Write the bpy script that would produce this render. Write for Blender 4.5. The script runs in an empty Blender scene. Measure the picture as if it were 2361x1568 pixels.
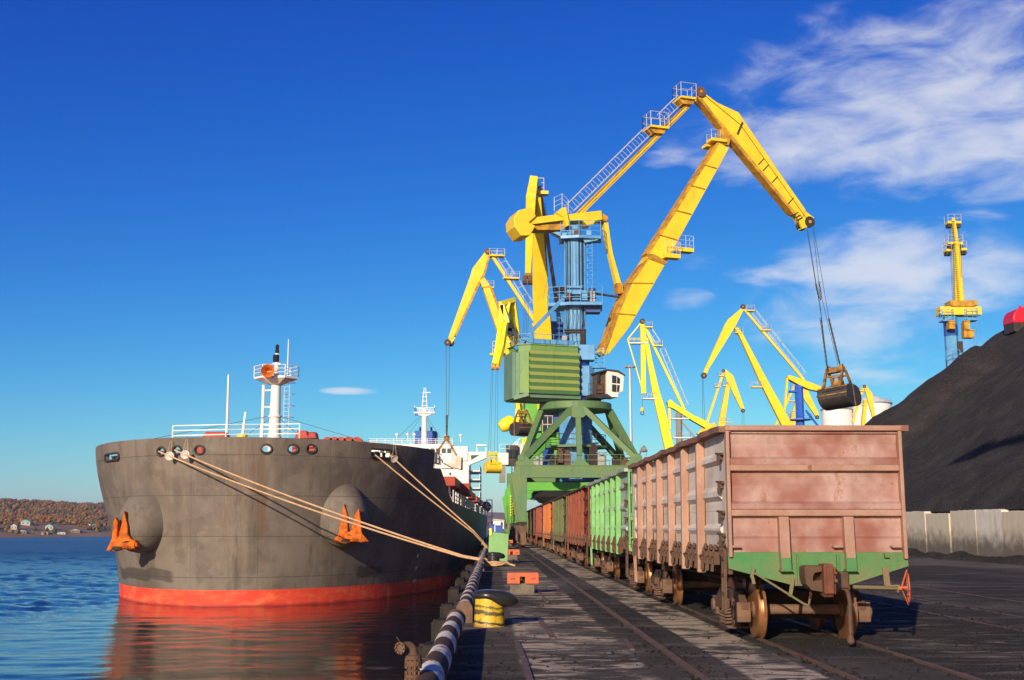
import bpy, bmesh, math, random
from mathutils import Vector as V, Matrix, noise
random.seed(7)
R = math.radians
sc = bpy.context.scene
COL = sc.collection
# ------------------------------------------------------------------ camera
F, CX, CY = 2640.0, 1180.5, 784.0          # focal length and picture centre in sketch pixels (picture 2361 wide)
EYE = V((0, 0, 1.93)); PITCH = R(9.25); YAW = R(0.985)
cam = bpy.data.cameras.new('camera'); camo = bpy.data.objects.new('camera', cam); COL.objects.link(camo)
camo.location = EYE; camo.rotation_euler = (R(90) + PITCH, 0, -YAW)
cam.sensor_width = 36; cam.lens = F / 2361 * 36; cam.clip_start = .1; cam.clip_end = 30000
sc.camera = camo
CM = camo.rotation_euler.to_matrix()
def ray(u, v): return (CM @ V((u - CX, CY - v, -F))).normalized()
def PY(u, v, y): d = ray(u, v); return EYE + d * ((y - EYE.y) / d.y)
def PZ(u, v, z=0.0): d = ray(u, v); return EYE + d * ((z - EYE.z) / d.z)
def PN(u, v, o, n): d = ray(u, v); return EYE + d * ((V(o) - EYE).dot(n) / d.dot(n))
# ------------------------------------------------------------------ light, sky
SUN_D = V((.355, .935, -.325)).normalized()   # the way the light travels
sun = bpy.data.lights.new('sun', 'SUN'); suno = bpy.data.objects.new('sun', sun); COL.objects.link(suno)
sun.energy = 5.0; sun.angle = R(.5); sun.color = (1, .83, .62)
suno.rotation_euler = SUN_D.to_track_quat('-Z', 'Y').to_euler()
w = bpy.data.worlds.new('World'); sc.world = w; w.use_nodes = True
nt = w.node_tree; N = nt.nodes; Lk = nt.links; N.clear()
def nd(tree, typ, **kw):
    n = tree.nodes.new(typ)
    for k, v in kw.items():
        if k.startswith('i_'): n.inputs[k[2:].replace('_', ' ')].default_value = v
        else: setattr(n, k, v)
    return n
def math_(tree, op, a, b=None, c=None):
    n = tree.nodes.new('ShaderNodeMath'); n.operation = op
    for i, x in enumerate((a, b, c)):
        if x is None: continue
        if isinstance(x, (int, float)): n.inputs[i].default_value = x
        else: tree.links.new(x, n.inputs[i])
    return n.outputs[0]
sky = nd(nt, 'ShaderNodeTexSky', sky_type='NISHITA', sun_disc=False)
sky.sun_elevation = math.asin(-SUN_D.z); sky.sun_rotation = math.atan2(-SUN_D.x, -SUN_D.y)
sky.air_density = 1.0; sky.dust_density = .3; sky.ozone_density = 2.0
sk = nd(nt, 'ShaderNodeSeparateColor'); Lk.new(sky.outputs[0], sk.inputs[0]); hs = nd(nt, 'ShaderNodeCombineColor')      # grade of the clear northern sky: contrast and balance per channel
for i, (gn, gm) in enumerate(((.030, 2.4), (.180, 1.72), (1.50, .8))): Lk.new(math_(nt, 'MULTIPLY', math_(nt, 'POWER', math_(nt, 'MAXIMUM', sk.outputs[i], .0), gm), gn), hs.inputs[i])
geo = nd(nt, 'ShaderNodeTexCoord'); sep = nd(nt, 'ShaderNodeSeparateXYZ'); Lk.new(geo.outputs['Generated'], sep.inputs[0])
az = math_(nt, 'ARCTAN2', sep.outputs[0], sep.outputs[1]); el = math_(nt, 'ARCSINE', sep.outputs[2])
comb = nd(nt, 'ShaderNodeCombineXYZ'); Lk.new(math_(nt, 'MULTIPLY', az, 1.0), comb.inputs[0]); Lk.new(math_(nt, 'MULTIPLY', el, 2.6), comb.inputs[1])
rot = nd(nt, 'ShaderNodeMapping'); rot.inputs['Rotation'].default_value = (0, 0, R(-14)); Lk.new(comb.outputs[0], rot.inputs[0])
n1 = nd(nt, 'ShaderNodeTexNoise', i_Scale=12.0, i_Detail=10.0, i_Roughness=.57, i_Distortion=.4); Lk.new(rot.outputs[0], n1.inputs['Vector'])
# clouds: patches of cirrus given by bearing and elevation (u, v, ru, rv in sketch pixels are turned into angles here)
CLOUDS = [(2130, 130, 460, 170, .8), (2250, 290, 480, 180, 1.05), (1880, 335, 400, 105, 1.0), (1640, 355, 170, 40, .45), (1590, 365, 150, 34, .62), (1720, 300, 260, 80, .5), (1850, 160, 260, 110, .45), (2070, 610, 330, 115, 1.1), (2000, 720, 330, 130, .9), (2240, 620, 160, 140, .95),
          (1790, 630, 150, 30, .6), (1575, 690, 90, 32, .7), (1620, 600, 90, 30, .42), (2030, 800, 330, 130, .5), (803, 902, 75, 11, 1.0), (1900, 640, 200, 60, .6)]
tot = None
for (u, v, ru, rv, s) in CLOUDS:
    d = ray(u, v); a0 = math.atan2(d.x, d.y); e0 = math.asin(d.z)
    q = math_(nt, 'ADD', math_(nt, 'POWER', math_(nt, 'ABSOLUTE', math_(nt, 'DIVIDE', math_(nt, 'SUBTRACT', az, a0), ru / F)), 2.0),
              math_(nt, 'POWER', math_(nt, 'ABSOLUTE', math_(nt, 'DIVIDE', math_(nt, 'SUBTRACT', el, e0), rv / F)), 2.0))
    m = math_(nt, 'MULTIPLY', math_(nt, 'MAXIMUM', math_(nt, 'SUBTRACT', 1.0, q), 0.0), s)
    tot = m if tot is None else math_(nt, 'MAXIMUM', tot, m)
dens = math_(nt, 'ADD', math_(nt, 'MULTIPLY', tot, 1.0), math_(nt, 'MULTIPLY', math_(nt, 'SUBTRACT', n1.outputs['Fac'], .52), 2.5))
dens = math_(nt, 'MULTIPLY', dens, math_(nt, 'MINIMUM', math_(nt, 'MULTIPLY', tot, 4.0), 1.0))
mr = nd(nt, 'ShaderNodeMapRange', interpolation_type='SMOOTHSTEP'); Lk.new(dens, mr.inputs[0])
mr.inputs[1].default_value = .05; mr.inputs[2].default_value = 1.35; mr.inputs[3].default_value = 0; mr.inputs[4].default_value = .74
mx = nd(nt, 'ShaderNodeMix', data_type='RGBA'); Lk.new(mr.outputs[0], mx.inputs[0]); Lk.new(hs.outputs[0], mx.inputs[6]); mx.inputs[7].default_value = (7.1, 7.2, 7.6, 1)
bg = nd(nt, 'ShaderNodeBackground', i_Strength=.1); Lk.new(mx.outputs[2], bg.inputs[0])
wo = nd(nt, 'ShaderNodeOutputWorld'); Lk.new(bg.outputs[0], wo.inputs[0])
vs = sc.view_settings; vs.view_transform = 'Standard'; vs.look = 'None'; vs.gamma = 1; vs.use_curve_mapping = False; vs.exposure = 0.22
sc.cycles.max_bounces = 6; sc.cycles.use_denoising = True
# ------------------------------------------------------------------ materials
MATS = {}
def coords(t, stretch=(1, 1, 1), rnd=True):
    tc = nd(t, 'ShaderNodeTexCoord'); src = tc.outputs['Object']
    if rnd:
        oi = nd(t, 'ShaderNodeObjectInfo'); ad = nd(t, 'ShaderNodeVectorMath', operation='ADD')
        mu = math_(t, 'MULTIPLY', oi.outputs['Random'], 57.0); t.links.new(src, ad.inputs[0]); t.links.new(mu, ad.inputs[1]); src = ad.outputs[0]
    mp = nd(t, 'ShaderNodeMapping'); mp.inputs['Scale'].default_value = stretch; t.links.new(src, mp.inputs[0]); return mp.outputs[0]
def noi(t, vec, scale, detail=5, rough=.55, dist=0.0):
    n = nd(t, 'ShaderNodeTexNoise', i_Scale=scale, i_Detail=detail, i_Roughness=rough, i_Distortion=dist); t.links.new(vec, n.inputs['Vector']); return n.outputs['Fac']
def rng(t, x, a, b, lo=0.0, hi=1.0):
    m = nd(t, 'ShaderNodeMapRange', interpolation_type='SMOOTHSTEP'); t.links.new(x, m.inputs[0])
    for i, v in enumerate((a, b, lo, hi)): m.inputs[i + 1].default_value = v
    return m.outputs[0]
def mixc(t, fac, a, b):
    m = nd(t, 'ShaderNodeMix', data_type='RGBA')
    if isinstance(fac, float): m.inputs[0].default_value = fac
    else: t.links.new(fac, m.inputs[0])
    for i, x in ((6, a), (7, b)):
        if isinstance(x, tuple): m.inputs[i].default_value = (*x[:3], 1)
        else: t.links.new(x, m.inputs[i])
    return m.outputs[2]
def newmat(name):
    m = bpy.data.materials.new(name); m.use_nodes = True; t = m.node_tree; b = t.nodes['Principled BSDF']; MATS[name] = m; return m, t, b
def bump(t, b, h, strength=.3, dist=.02):
    n = nd(t, 'ShaderNodeBump', i_Strength=strength, i_Distance=dist); t.links.new(h, n.inputs['Height']); t.links.new(n.outputs[0], b.inputs['Normal'])
def paint(name, col, col2=None, rust=.25, rustc=(.13, .05, .025), rough=.5, sc1=1.5, streak=(5, 5, .35), dirt=.3, dirtc=(.03, .026, .022), bmp=.15, metal=0.0):
    """weathered paint: two tones, soot blotches, rust runs"""
    m, t, b = newmat(name)
    c = coords(t); cs = coords(t, streak)
    col2 = col2 or tuple(x * .72 for x in col)
    k = mixc(t, rng(t, noi(t, c, sc1, 9, .66), .36, .66), col, col2); k = mixc(t, rng(t, noi(t, c, sc1 * 16, 5, .7), .45, .75, 0, .38), k, tuple(x * .55 for x in col))
    k = mixc(t, rng(t, noi(t, cs, 1.0, 7, .62), .50, .86 , 0, dirt), k, dirtc)
    nr = math_(t, 'ADD', math_(t, 'MULTIPLY', noi(t, cs, 1.7, 8, .65), .6), math_(t, 'MULTIPLY', noi(t, c, sc1 * 4, 8, .7), .4))
    a = .66 - .22 * rust
    k = mixc(t, rng(t, nr, a, a + .12, 0, min(1, rust * 2.2)), k, rustc)
    b.inputs['Specular IOR Level'].default_value = .45 if rough < .5 else .28 if rough < .65 else .12
    t.links.new(k, b.inputs['Base Color']); b.inputs['Roughness'].default_value = rough; b.inputs['Metallic'].default_value = metal
    t.links.new(rng(t, nr, a - .1, a + .15, rough, min(.95, rough + .3)), b.inputs['Roughness'])
    if bmp: bump(t, b, noi(t, c, 14, 4), bmp, .01)
    return m
# ------------------------------------------------------------------ mesh helpers
class MB:
    def __init__(s): s.v = []; s.f = []; s.m = []
    def add(s, vs, fs, mi=0):
        n = len(s.v); s.v += [tuple(x) for x in vs]; s.f += [tuple(n + i for i in f) for f in fs]; s.m += [mi] * len(fs)
    def box(s, c, d, rz=0, mi=0):
        M = Matrix.Rotation(rz, 3, 'Z'); c = V(c)
        vs = [c + M @ V((x * d[0] / 2, y * d[1] / 2, z * d[2] / 2)) for x in (-1, 1) for y in (-1, 1) for z in (-1, 1)]
        s.add(vs, [(0, 1, 3, 2), (4, 6, 7, 5), (0, 4, 5, 1), (2, 3, 7, 6), (0, 2, 6, 4), (1, 5, 7, 3)], mi); return s
    def bx(s, x0, x1, y0, y1, z0, z1, mi=0): return s.box(((x0 + x1) / 2, (y0 + y1) / 2, (z0 + z1) / 2), (x1 - x0, y1 - y0, z1 - z0), 0, mi)
    def bar(s, p, q, w, h, w2=None, h2=None, side=None, mi=0):
        """box section from p to q: w along side, h across"""
        p = V(p); q = V(q); d = (q - p).normalized(); w2 = w if w2 is None else w2; h2 = h if h2 is None else h2
        sd = V(side) if side is not None else (V((0, 0, 1)).cross(d) if abs(d.z) < .98 else V((1, 0, 0)))
        sd = (sd - d * sd.dot(d)).normalized(); up = d.cross(sd)
        vs = []
        for c, a, b in ((p, w, h), (q, w2, h2)):
            vs += [c + sd * a / 2 + up * b / 2, c - sd * a / 2 + up * b / 2, c - sd * a / 2 - up * b / 2, c + sd * a / 2 - up * b / 2]
        s.add(vs, [(0, 1, 2, 3), (7, 6, 5, 4), (0, 4, 5, 1), (1, 5, 6, 2), (2, 6, 7, 3), (3, 7, 4, 0)], mi); return s
    def tube(s, pts, r, n=6, closed=False, mi=0, caps=True):
        pts = [V(p) for p in pts]; k = len(pts); rr = r if isinstance(r, (list, tuple)) else [r] * k; vs = []; a = None
        for i, p in enumerate(pts):
            if closed: d = pts[(i + 1) % k] - pts[i - 1]
            else: d = pts[min(i + 1, k - 1)] - pts[max(i - 1, 0)]
            d.normalize()
            if a is None: a = d.orthogonal().normalized()
            a = (a - d * a.dot(d)); a = a.normalized() if a.length > 1e-6 else d.orthogonal().normalized(); b = d.cross(a)
            for j in range(n): t = 2 * math.pi * j / n; vs.append(p + (a * math.cos(t) + b * math.sin(t)) * rr[i])
        fs = []
        for i in range(k if closed else k - 1):
            for j in range(n): fs.append((i * n + j, i * n + (j + 1) % n, ((i + 1) % k) * n + (j + 1) % n, ((i + 1) % k) * n + j))
        if not closed and caps: fs += [tuple(range(n))[::-1], tuple(range((k - 1) * n, k * n))]
        s.add(vs, fs, mi); return s
    def prism(s, poly, off, mi=0):
        """flat polygon pushed by off/2 to both sides"""
        o = V(off) / 2; n = len(poly); vs = [V(p) + o for p in poly] + [V(p) - o for p in poly]
        s.add(vs, [tuple(range(n)), tuple(range(2 * n - 1, n - 1, -1))] + [(i, i + n, (i + 1) % n + n, (i + 1) % n) for i in range(n)], mi); return s
    def lathe(s, prof, o=(0, 0, 0), ax=(0, 0, 1), n=16, mi=0):
        o = V(o); ax = V(ax).normalized(); a = ax.orthogonal().normalized(); b = ax.cross(a); vs = []; k = len(prof)
        for r, h in prof:
            for j in range(n): t = 2 * math.pi * j / n; vs.append(o + ax * h + (a * math.cos(t) + b * math.sin(t)) * max(r, 1e-4))
        fs = [(i * n + j, i * n + (j + 1) % n, (i + 1) * n + (j + 1) % n, (i + 1) * n + j) for i in range(k - 1) for j in range(n)]
        fs += [tuple(range(n))[::-1], tuple(range((k - 1) * n, k * n))]
        s.add(vs, fs, mi); return s
    def cyl(s, p, q, r, n=12, mi=0): p = V(p); q = V(q); return s.lathe([(r, 0), (r, (q - p).length)], p, q - p, n, mi)
    def ring(s, c, ax, r, t, n=20, k=6, mi=0):
        ax = V(ax).normalized(); a = ax.orthogonal().normalized(); b = ax.cross(a)
        return s.tube([V(c) + (a * math.cos(2 * math.pi * i / n) + b * math.sin(2 * math.pi * i / n)) * r for i in range(n)], t, k, True, mi)
    def rail(s, pts, h=1.0, r=.025, rows=2, step=1.6, posts=True):
        """pipe railing along a path of floor points"""
        pts = [V(p) for p in pts]
        for j in range(1, rows + 1): s.tube([p + V((0, 0, h * j / rows)) for p in pts], r, 4)
        if posts:
            for a, b in zip(pts[:-1], pts[1:]):
                m = max(1, int((b - a).length / step))
                for i in range(m): q = a.lerp(b, i / m); s.tube([q, q + V((0, 0, h))], r, 4)
            s.tube([pts[-1], pts[-1] + V((0, 0, h))], r, 4)
        return s
    def build(s, name, mat, parent=None, smooth=False, bevel=0, seg=2):
        me = bpy.data.meshes.new(name); o0 = root_loc(parent)
        me.from_pydata([tuple(V(v) - o0) for v in s.v], [], s.f)
        mats = mat if isinstance(mat, (list, tuple)) else [mat]
        for m in mats: me.materials.append(MATS[m])
        if len(mats) > 1: me.polygons.foreach_set('material_index', s.m)
        bm = bmesh.new(); bm.from_mesh(me); bmesh.ops.recalc_face_normals(bm, faces=bm.faces); bm.to_mesh(me); bm.free()
        if smooth:
            me.polygons.foreach_set('use_smooth', [True] * len(me.polygons)); me.set_sharp_from_angle(angle=R(40))
        o = bpy.data.objects.new(name, me); COL.objects.link(o); o.parent = parent
        if bevel:
            b = o.modifiers.new('bevel', 'BEVEL'); b.width = bevel; b.segments = seg; b.limit_method = 'ANGLE'; b.angle_limit = R(35)
        return o
def root_loc(p):
    v = V((0, 0, 0))
    while p is not None: v = v + V(p.location); p = p.parent
    return v
def tag(o, label, cat, group=None, kind=None):
    if label: o['label'] = label
    if cat: o['category'] = cat
    if group: o['group'] = group
    if kind: o['kind'] = kind
    return o
def thing(name, label, cat, loc=(0, 0, 0), group=None):
    o = bpy.data.objects.new(name, None); COL.objects.link(o); o.location = loc; o.empty_display_size = .3
    return tag(o, label, cat, group)
def copy_tree(o, parent=None):
    c = o.copy(); COL.objects.link(c); c.parent = parent
    for ch in list(o.children): copy_tree(ch, c)
    return c
def struct(name, mb, mat, **k): return tag(mb.build(name, mat, None, **k), None, None, None, 'structure')
def sm(a, b_, x): x = max(0, min(1, (x - a) / (b_ - a))); return x * x * (3 - 2 * x)
# ------------------------------------------------------------------ palette
YEL = (.84, .62, .025); YEL2 = (.78, .53, .02)
paint('yellow', YEL, YEL2, .21, (.2, .09, .03), .42, .5, (2.5, 2.5, .25), .32, (.12, .07, .02))
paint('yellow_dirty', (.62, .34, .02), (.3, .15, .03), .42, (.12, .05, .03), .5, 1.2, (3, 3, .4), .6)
paint('yellow_bright', (.9, .62, .012), (.85, .55, .012), .02, (.2, .1, .03), .4, .3, (2, 2, .3), .06)
paint('yellow_lemon', (.9, .76, .012), (.86, .7, .012), .0, (.2, .1, .03), .4, .3, (2, 2, .3), .05)
paint('green_portal', (.095, .195, .09), (.135, .205, .065), .24, (.12, .07, .035), .5, .6, (2, 2, .3), .35)
paint('green_house', (.17, .3, .07), (.12, .25, .09), .3, (.17, .08, .03), .5, .5, (3, 3, .3), .35)
paint('green_teal', (.12, .23, .15), (.1, .19, .13), .22, (.15, .07, .03), .5, .6, (3, 3, .3), .3)
paint('green_bright', (.1, .42, .03), (.08, .33, .03), .05, (.1, .06, .03), .45, .4, (2, 2, .3), .15)
paint('blue_light', (.12, .35, .62), (.08, .26, .50), .32, (.12, .07, .045), .45, .8, (4, 4, .2), .55)
paint('blue_dark', (.02, .09, .36), (.02, .07, .28), .12, (.05, .04, .04), .45, .8, (4, 4, .2), .3)
paint('blue_bright', (.015, .1, .55), (.015, .09, .45), .02, (.05, .04, .04), .45, .8, (4, 4, .2), .1)
paint('grey_column', (.25, .24, .2), (.2, .2, .17), .05, (.1, .07, .05), .5, .8, (4, 4, .2), .2)
paint('white_paint', (.8, .78, .72), (.72, .7, .65), .08, (.3, .16, .06), .4, .8, (4, 4, .2), .12)
paint('white_worn', (.74, .71, .64), (.55, .48, .38), .25, (.22, .13, .06), .5, .6, (2, 2, .3), .3)
paint('tank_white', (.86, .84, .80), (.74, .71, .65), .14, (.3, .2, .1), .5, .3, (1, 1, .15), .25)
paint('steel_grey', (.33, .34, .35), (.24, .25, .26), .15, rough=.45, metal=.3)
paint('galvanised', (.6, .6, .58), (.5, .5, .48), .05, rough=.4, metal=.3)
paint('dark_steel', (.035, .032, .03), (.06, .05, .042), .3, (.1, .045, .025), .55, 2.0)
paint('rusty', (.17, .085, .05), (.1, .06, .042), .35, (.25, .095, .03), .75, 3.0, bmp=.4)
paint('rust_brown', (.2, .115, .075), (.13, .085, .062), .25, (.27, .12, .05), .8, 3.5, bmp=.5)
paint('rust_orange', (.72, .17, .014), (.34, .07, .014), .42, (.14, .045, .02), .65, 1.6, (3, 3, .6), .2)
paint('grab_steel', (.042, .038, .035), (.07, .06, .052), .2, (.3, .13, .015), .45, 1.2, (3, 3, .6), .3, metal=.2)
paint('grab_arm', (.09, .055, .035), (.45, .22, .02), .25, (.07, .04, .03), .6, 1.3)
paint('red_oxide', (.42, .045, .025), (.33, .04, .025), .15, (.15, .05, .03), .5, 1.0)
paint('red_bright', (.72, .015, .03), (.6, .012, .03), .0, rough=.4)
paint('orange_red', (.62, .13, .05), (.48, .12, .06), .3, (.14, .06, .03), .55, 3.0)
paint('concrete_base', (.2, .165, .125), (.13, .11, .09), .1, rough=.9, sc1=4, bmp=.5)
paint('bollard_black', (.018, .017, .017), (.03, .028, .026), .12, (.07, .05, .04), .3, 4.0, bmp=.25)
paint('rope', (.62, .4, .22), (.5, .31, .16), .1, (.3, .18, .1), .9, 3.0, bmp=.6)
paint('rubber', (.022, .02, .018), (.04, .034, .028), .2, (.1, .07, .05), .85, 2.0, bmp=.5)
paint('wire', (.06, .055, .05), None, .0, bmp=0)
paint('tread', (.50, .25, .11), (.36, .15, .055), .4, (.36, .13, .03), .3, 3.0, metal=.6, bmp=0)
paint('cabinet_green', (.22, .45, .16), (.2, .4, .15), .25, (.25, .2, .06), .6, 3.0, bmp=.5)
paint('funnel_blue', (.025, .12, .42), (.02, .09, .33), .05)
paint('skin_grey', (.2, .19, .18))
m, t, b = newmat('glass'); b.inputs['Base Color'].default_value = (.03, .045, .055, 1); b.inputs['Roughness'].default_value = .05; b.inputs['Specular IOR Level'].default_value = .8
m, t, b = newmat('black'); b.inputs['Base Color'].default_value = (.008, .008, .008, 1); b.inputs['Roughness'].default_value = .9
# ------------------------------------------------------------------ water
ZW = -3.14
m, t, b = newmat('water')
tc = nd(t, 'ShaderNodeNewGeometry')
def mapped(t, src, scale, rz=0):
    mp = nd(t, 'ShaderNodeMapping'); mp.inputs['Scale'].default_value = scale; mp.inputs['Rotation'].default_value = (0, 0, rz); t.links.new(src, mp.inputs[0]); return mp.outputs[0]
p = tc.outputs['Position']
sp2 = nd(t, 'ShaderNodeSeparateXYZ'); t.links.new(p, sp2.inputs[0])
h = math_(t, 'ADD', noi(t, mapped(t, p, (1.6, 3.4, 1), R(6)), 1.0, 4, .6), math_(t, 'MULTIPLY', noi(t, mapped(t, p, (.3, .8, 1), R(-8)), 1.0, 3, .5), math_(t, 'MULTIPLY', rng(t, sp2.outputs[1], 85, 160), 1.6)))
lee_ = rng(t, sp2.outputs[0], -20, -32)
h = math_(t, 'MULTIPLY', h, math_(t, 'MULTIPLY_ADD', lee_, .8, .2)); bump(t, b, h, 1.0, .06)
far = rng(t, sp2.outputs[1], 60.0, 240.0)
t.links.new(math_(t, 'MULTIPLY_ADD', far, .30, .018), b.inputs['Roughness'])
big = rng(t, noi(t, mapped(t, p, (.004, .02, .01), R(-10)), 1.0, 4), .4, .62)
t.links.new(mixc(t, lee_, (.001, .004, .006), mixc(t, big, (.001, .012, .035), (.003, .036, .09))), b.inputs['Base Color']); b.inputs['IOR'].default_value = 1.33; b.inputs['Specular IOR Level'].default_value = .8  # nearly black beside the hull: its dark reflection put into the water colour
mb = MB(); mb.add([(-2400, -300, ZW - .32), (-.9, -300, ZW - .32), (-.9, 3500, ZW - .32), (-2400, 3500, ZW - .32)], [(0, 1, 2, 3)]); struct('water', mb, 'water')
def wave(x, y):                                   # chop on the open fjord, calmer between hull and quay
    lee = .62 + 1.35 * sm(-22, -33, x); n = noise.noise
    a = n(V((x * .16 + y * .05, y * .42, 0))) * .080 + n(V((x * .42 - y * .12, y * .95, 5))) * .085 + n(V((x * 1.0, y * 1.9, 9))) * .046
    return ZW + a * lee * max(.3, .85 + .8 * n(V((x * .05, y * .07, 3))))
nx, ny = 230, 330; mw = MB(); vs = []
for j in range(ny + 1):
    y = 30 * (420 / 30) ** (j / ny)
    for i in range(nx + 1): x = -.9 - (.52 * y + 8) * (i / nx); vs.append((x, y, wave(x, y)))
mw.add(vs, [(j * (nx + 1) + i, j * (nx + 1) + i + 1, (j + 1) * (nx + 1) + i + 1, (j + 1) * (nx + 1) + i) for j in range(ny) for i in range(nx)])
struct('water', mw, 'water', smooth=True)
# ------------------------------------------------------------------ quay ground
m, t, b = newmat('ground')
g = nd(t, 'ShaderNodeNewGeometry').outputs['Position']; sx = nd(t, 'ShaderNodeSeparateXYZ'); t.links.new(g, sx.inputs[0]); X, Y = sx.outputs[0], sx.outputs[1]
fine = noi(t, g, 26, 6, .75); mid = noi(t, g, 3.0, 7, .65)
coal = mixc(t, rng(t, fine, .3, .75), (.015, .0138, .0125), (.10, .09, .078))
coal = mixc(t, rng(t, mid, .45, .8, 0, .7), coal, (.085, .075, .064))
sv = nd(t, 'ShaderNodeTexVoronoi', i_Scale=20.0); t.links.new(g, sv.inputs['Vector'])
speck = math_(t, 'MULTIPLY', rng(t, sv.outputs['Distance'], .24, .10), rng(t, noi(t, g, 9, 3), .48, .60))
coal = mixc(t, speck, coal, (.34, .32, .30))
conc = mixc(t, noi(t, g, 5, 8, .7), (.42, .33, .23), (.72, .585, .415))
conc = mixc(t, rng(t, noi(t, mapped(t, g, (1.5, 4, 1)), 1.0, 8, .72), .45, .7, 0, .55), conc, (.13, .11, .088))
def win(t, x, a, b_, s): return math_(t, 'MULTIPLY', rng(t, x, a - s, a + s), rng(t, x, b_ + s, b_ - s))
wob = math_(t, 'ADD', X, math_(t, 'MULTIPLY', math_(t, 'SUBTRACT', noi(t, g, 5, 8, .7), .5), .14))
strip1 = math_(t, 'MULTIPLY', win(t, wob, .42, 2.15, .05), rng(t, Y, 75, 30, .3, 1.0))
strip2 = win(t, wob, 3.35, 4.35, .04)
strip3 = math_(t, 'MULTIPLY', win(t, wob, 6.6, 9.3, .3), .55)
wear = noi(t, mapped(t, g, (.8, 2.0, 1)), 1.0, 10, .72, .5)
s1 = math_(t, 'MULTIPLY', strip1, math_(t, 'MULTIPLY', rng(t, wear, .475, .535), rng(t, noi(t, mapped(t, g, (.5, .4, 1)), 1.0, 5, .65), .42, .54, .08, 1.0))); s2 = math_(t, 'MULTIPLY', strip2, math_(t, 'MULTIPLY', rng(t, wear, .445, .50), rng(t, noi(t, mapped(t, g, (.7, .3, 1)), 1.0, 5, .65), .42, .52, .06, 1.0))); s3 = math_(t, 'MULTIPLY', strip3, rng(t, wear, .52, .66))
edge = math_(t, 'MULTIPLY', math_(t, 'SUBTRACT', 1.0, rng(t, X, 0.2, .5)), rng(t, wear, .6, .72, 0, .5))
msk = math_(t, 'MAXIMUM', math_(t, 'MAXIMUM', s1, s2), math_(t, 'MAXIMUM', s3, edge))
# joints of the concrete slabs
jt = math_(t, 'ABSOLUTE', math_(t, 'SUBTRACT', math_(t, 'FRACT', math_(t, 'DIVIDE', math_(t, 'ADD', Y, math_(t, 'MULTIPLY', mid, .05)), 3.1)), .5))
msk = math_(t, 'MULTIPLY', msk, rng(t, jt, .003, .012))
dust = math_(t, 'ADD', rng(t, noi(t, mapped(t, g, (.14, .07, .1)), 1.0, 5, .6), .42, .66, 0, .5), rng(t, noi(t, mapped(t, g, (.3, 1.1, .1)), 1.0, 8, .68, .3), .5, .64, 0, .5))
coal = mixc(t, dust, coal, (.215, .185, .15))
t.links.new(mixc(t, msk, coal, conc), b.inputs['Base Color']); b.inputs['Roughness'].default_value = 1.0; b.inputs['Specular IOR Level'].default_value = .06
hh = math_(t, 'ADD', math_(t, 'MULTIPLY', fine, .6), math_(t, 'MULTIPLY', noi(t, g, 60, 4, .7), .4)); bump(t, b, hh, .8, .06)
QX = -.95
mb = MB(); mb.add([(QX, -120, 0), (1500, -120, 0), (1500, 520, 0), (QX, 520, 0)], [(0, 1, 2, 3)]); struct('quay_ground', mb, 'ground')
mb = MB(); mb.bx(QX, QX + 1.5, -120, 520, -9, -.004); mb.bx(QX, 1500, 518, 519.9, -9, -.004); struct('quay_wall', mb, 'concrete_base')
# rails let into the ground
paint('rail_steel', (.155, .092, .06), (.11, .07, .05), .35, (.19, .08, .035), .6, 3.0, bmp=.3)
def rail_line(x, label, grp, y0=-20, y1=330, wd=.075):
    mb = MB(); mb.bx(x - wd / 2, x + wd / 2, y0, y1, -.05, .034 if x < 9 else .010)
    o = mb.build('rail', 'rail_steel', None); tag(o, label, 'rail', grp)
rail_line(2.7, 'rusty crane rail running alone between the orange boxes and the wagons', 'crane rails in the quay', wd=.1)
rail_line(13.7, 'crane rail farthest right, passing the foot of the coal heap', 'crane rails in the quay', wd=.1)
rail_line(4.62, 'rail under the left wheels of the wagon train', 'wagon rails in the quay')
rail_line(6.14, 'rail under the right wheels of the wagon train', 'wagon rails in the quay')
rail_line(9.9, 'left rail of the empty track right of the pink wagon', 'wagon rails in the quay')
rail_line(11.42, 'right rail of the empty track right of the pink wagon', 'wagon rails in the quay')
# edge irons and iron strips lying in the paving
def strip(pts, wd, label):
    mb = MB()
    for a, c in zip(pts[:-1], pts[1:]): mb.bar(PZ(*a, .012), PZ(*c, .012), wd, .03)
    tag(mb.build('iron_strip', 'rail_steel', None), label, 'iron strip', 'old iron strips let into the paving')
strip([(1236, 1418), (1276, 1472)], .09, 'short iron strip in the paving right of the yellow bollard')
strip([(1191, 1479), (1203, 1506), (1206, 1516)], .075, 'bent iron strip in the black coal dust, end turned left')
strip([(1207, 1517), (1222, 1568), (1232, 1600)], .085, 'rusty iron strip running out of the picture at the bottom edge')
strip([(1440, 1474), (1458, 1498)], .08, 'small iron strip left of the crane rail')
strip([(1225, 1345), (1262, 1388)], .07, 'thin iron strip behind the orange box')
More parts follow.
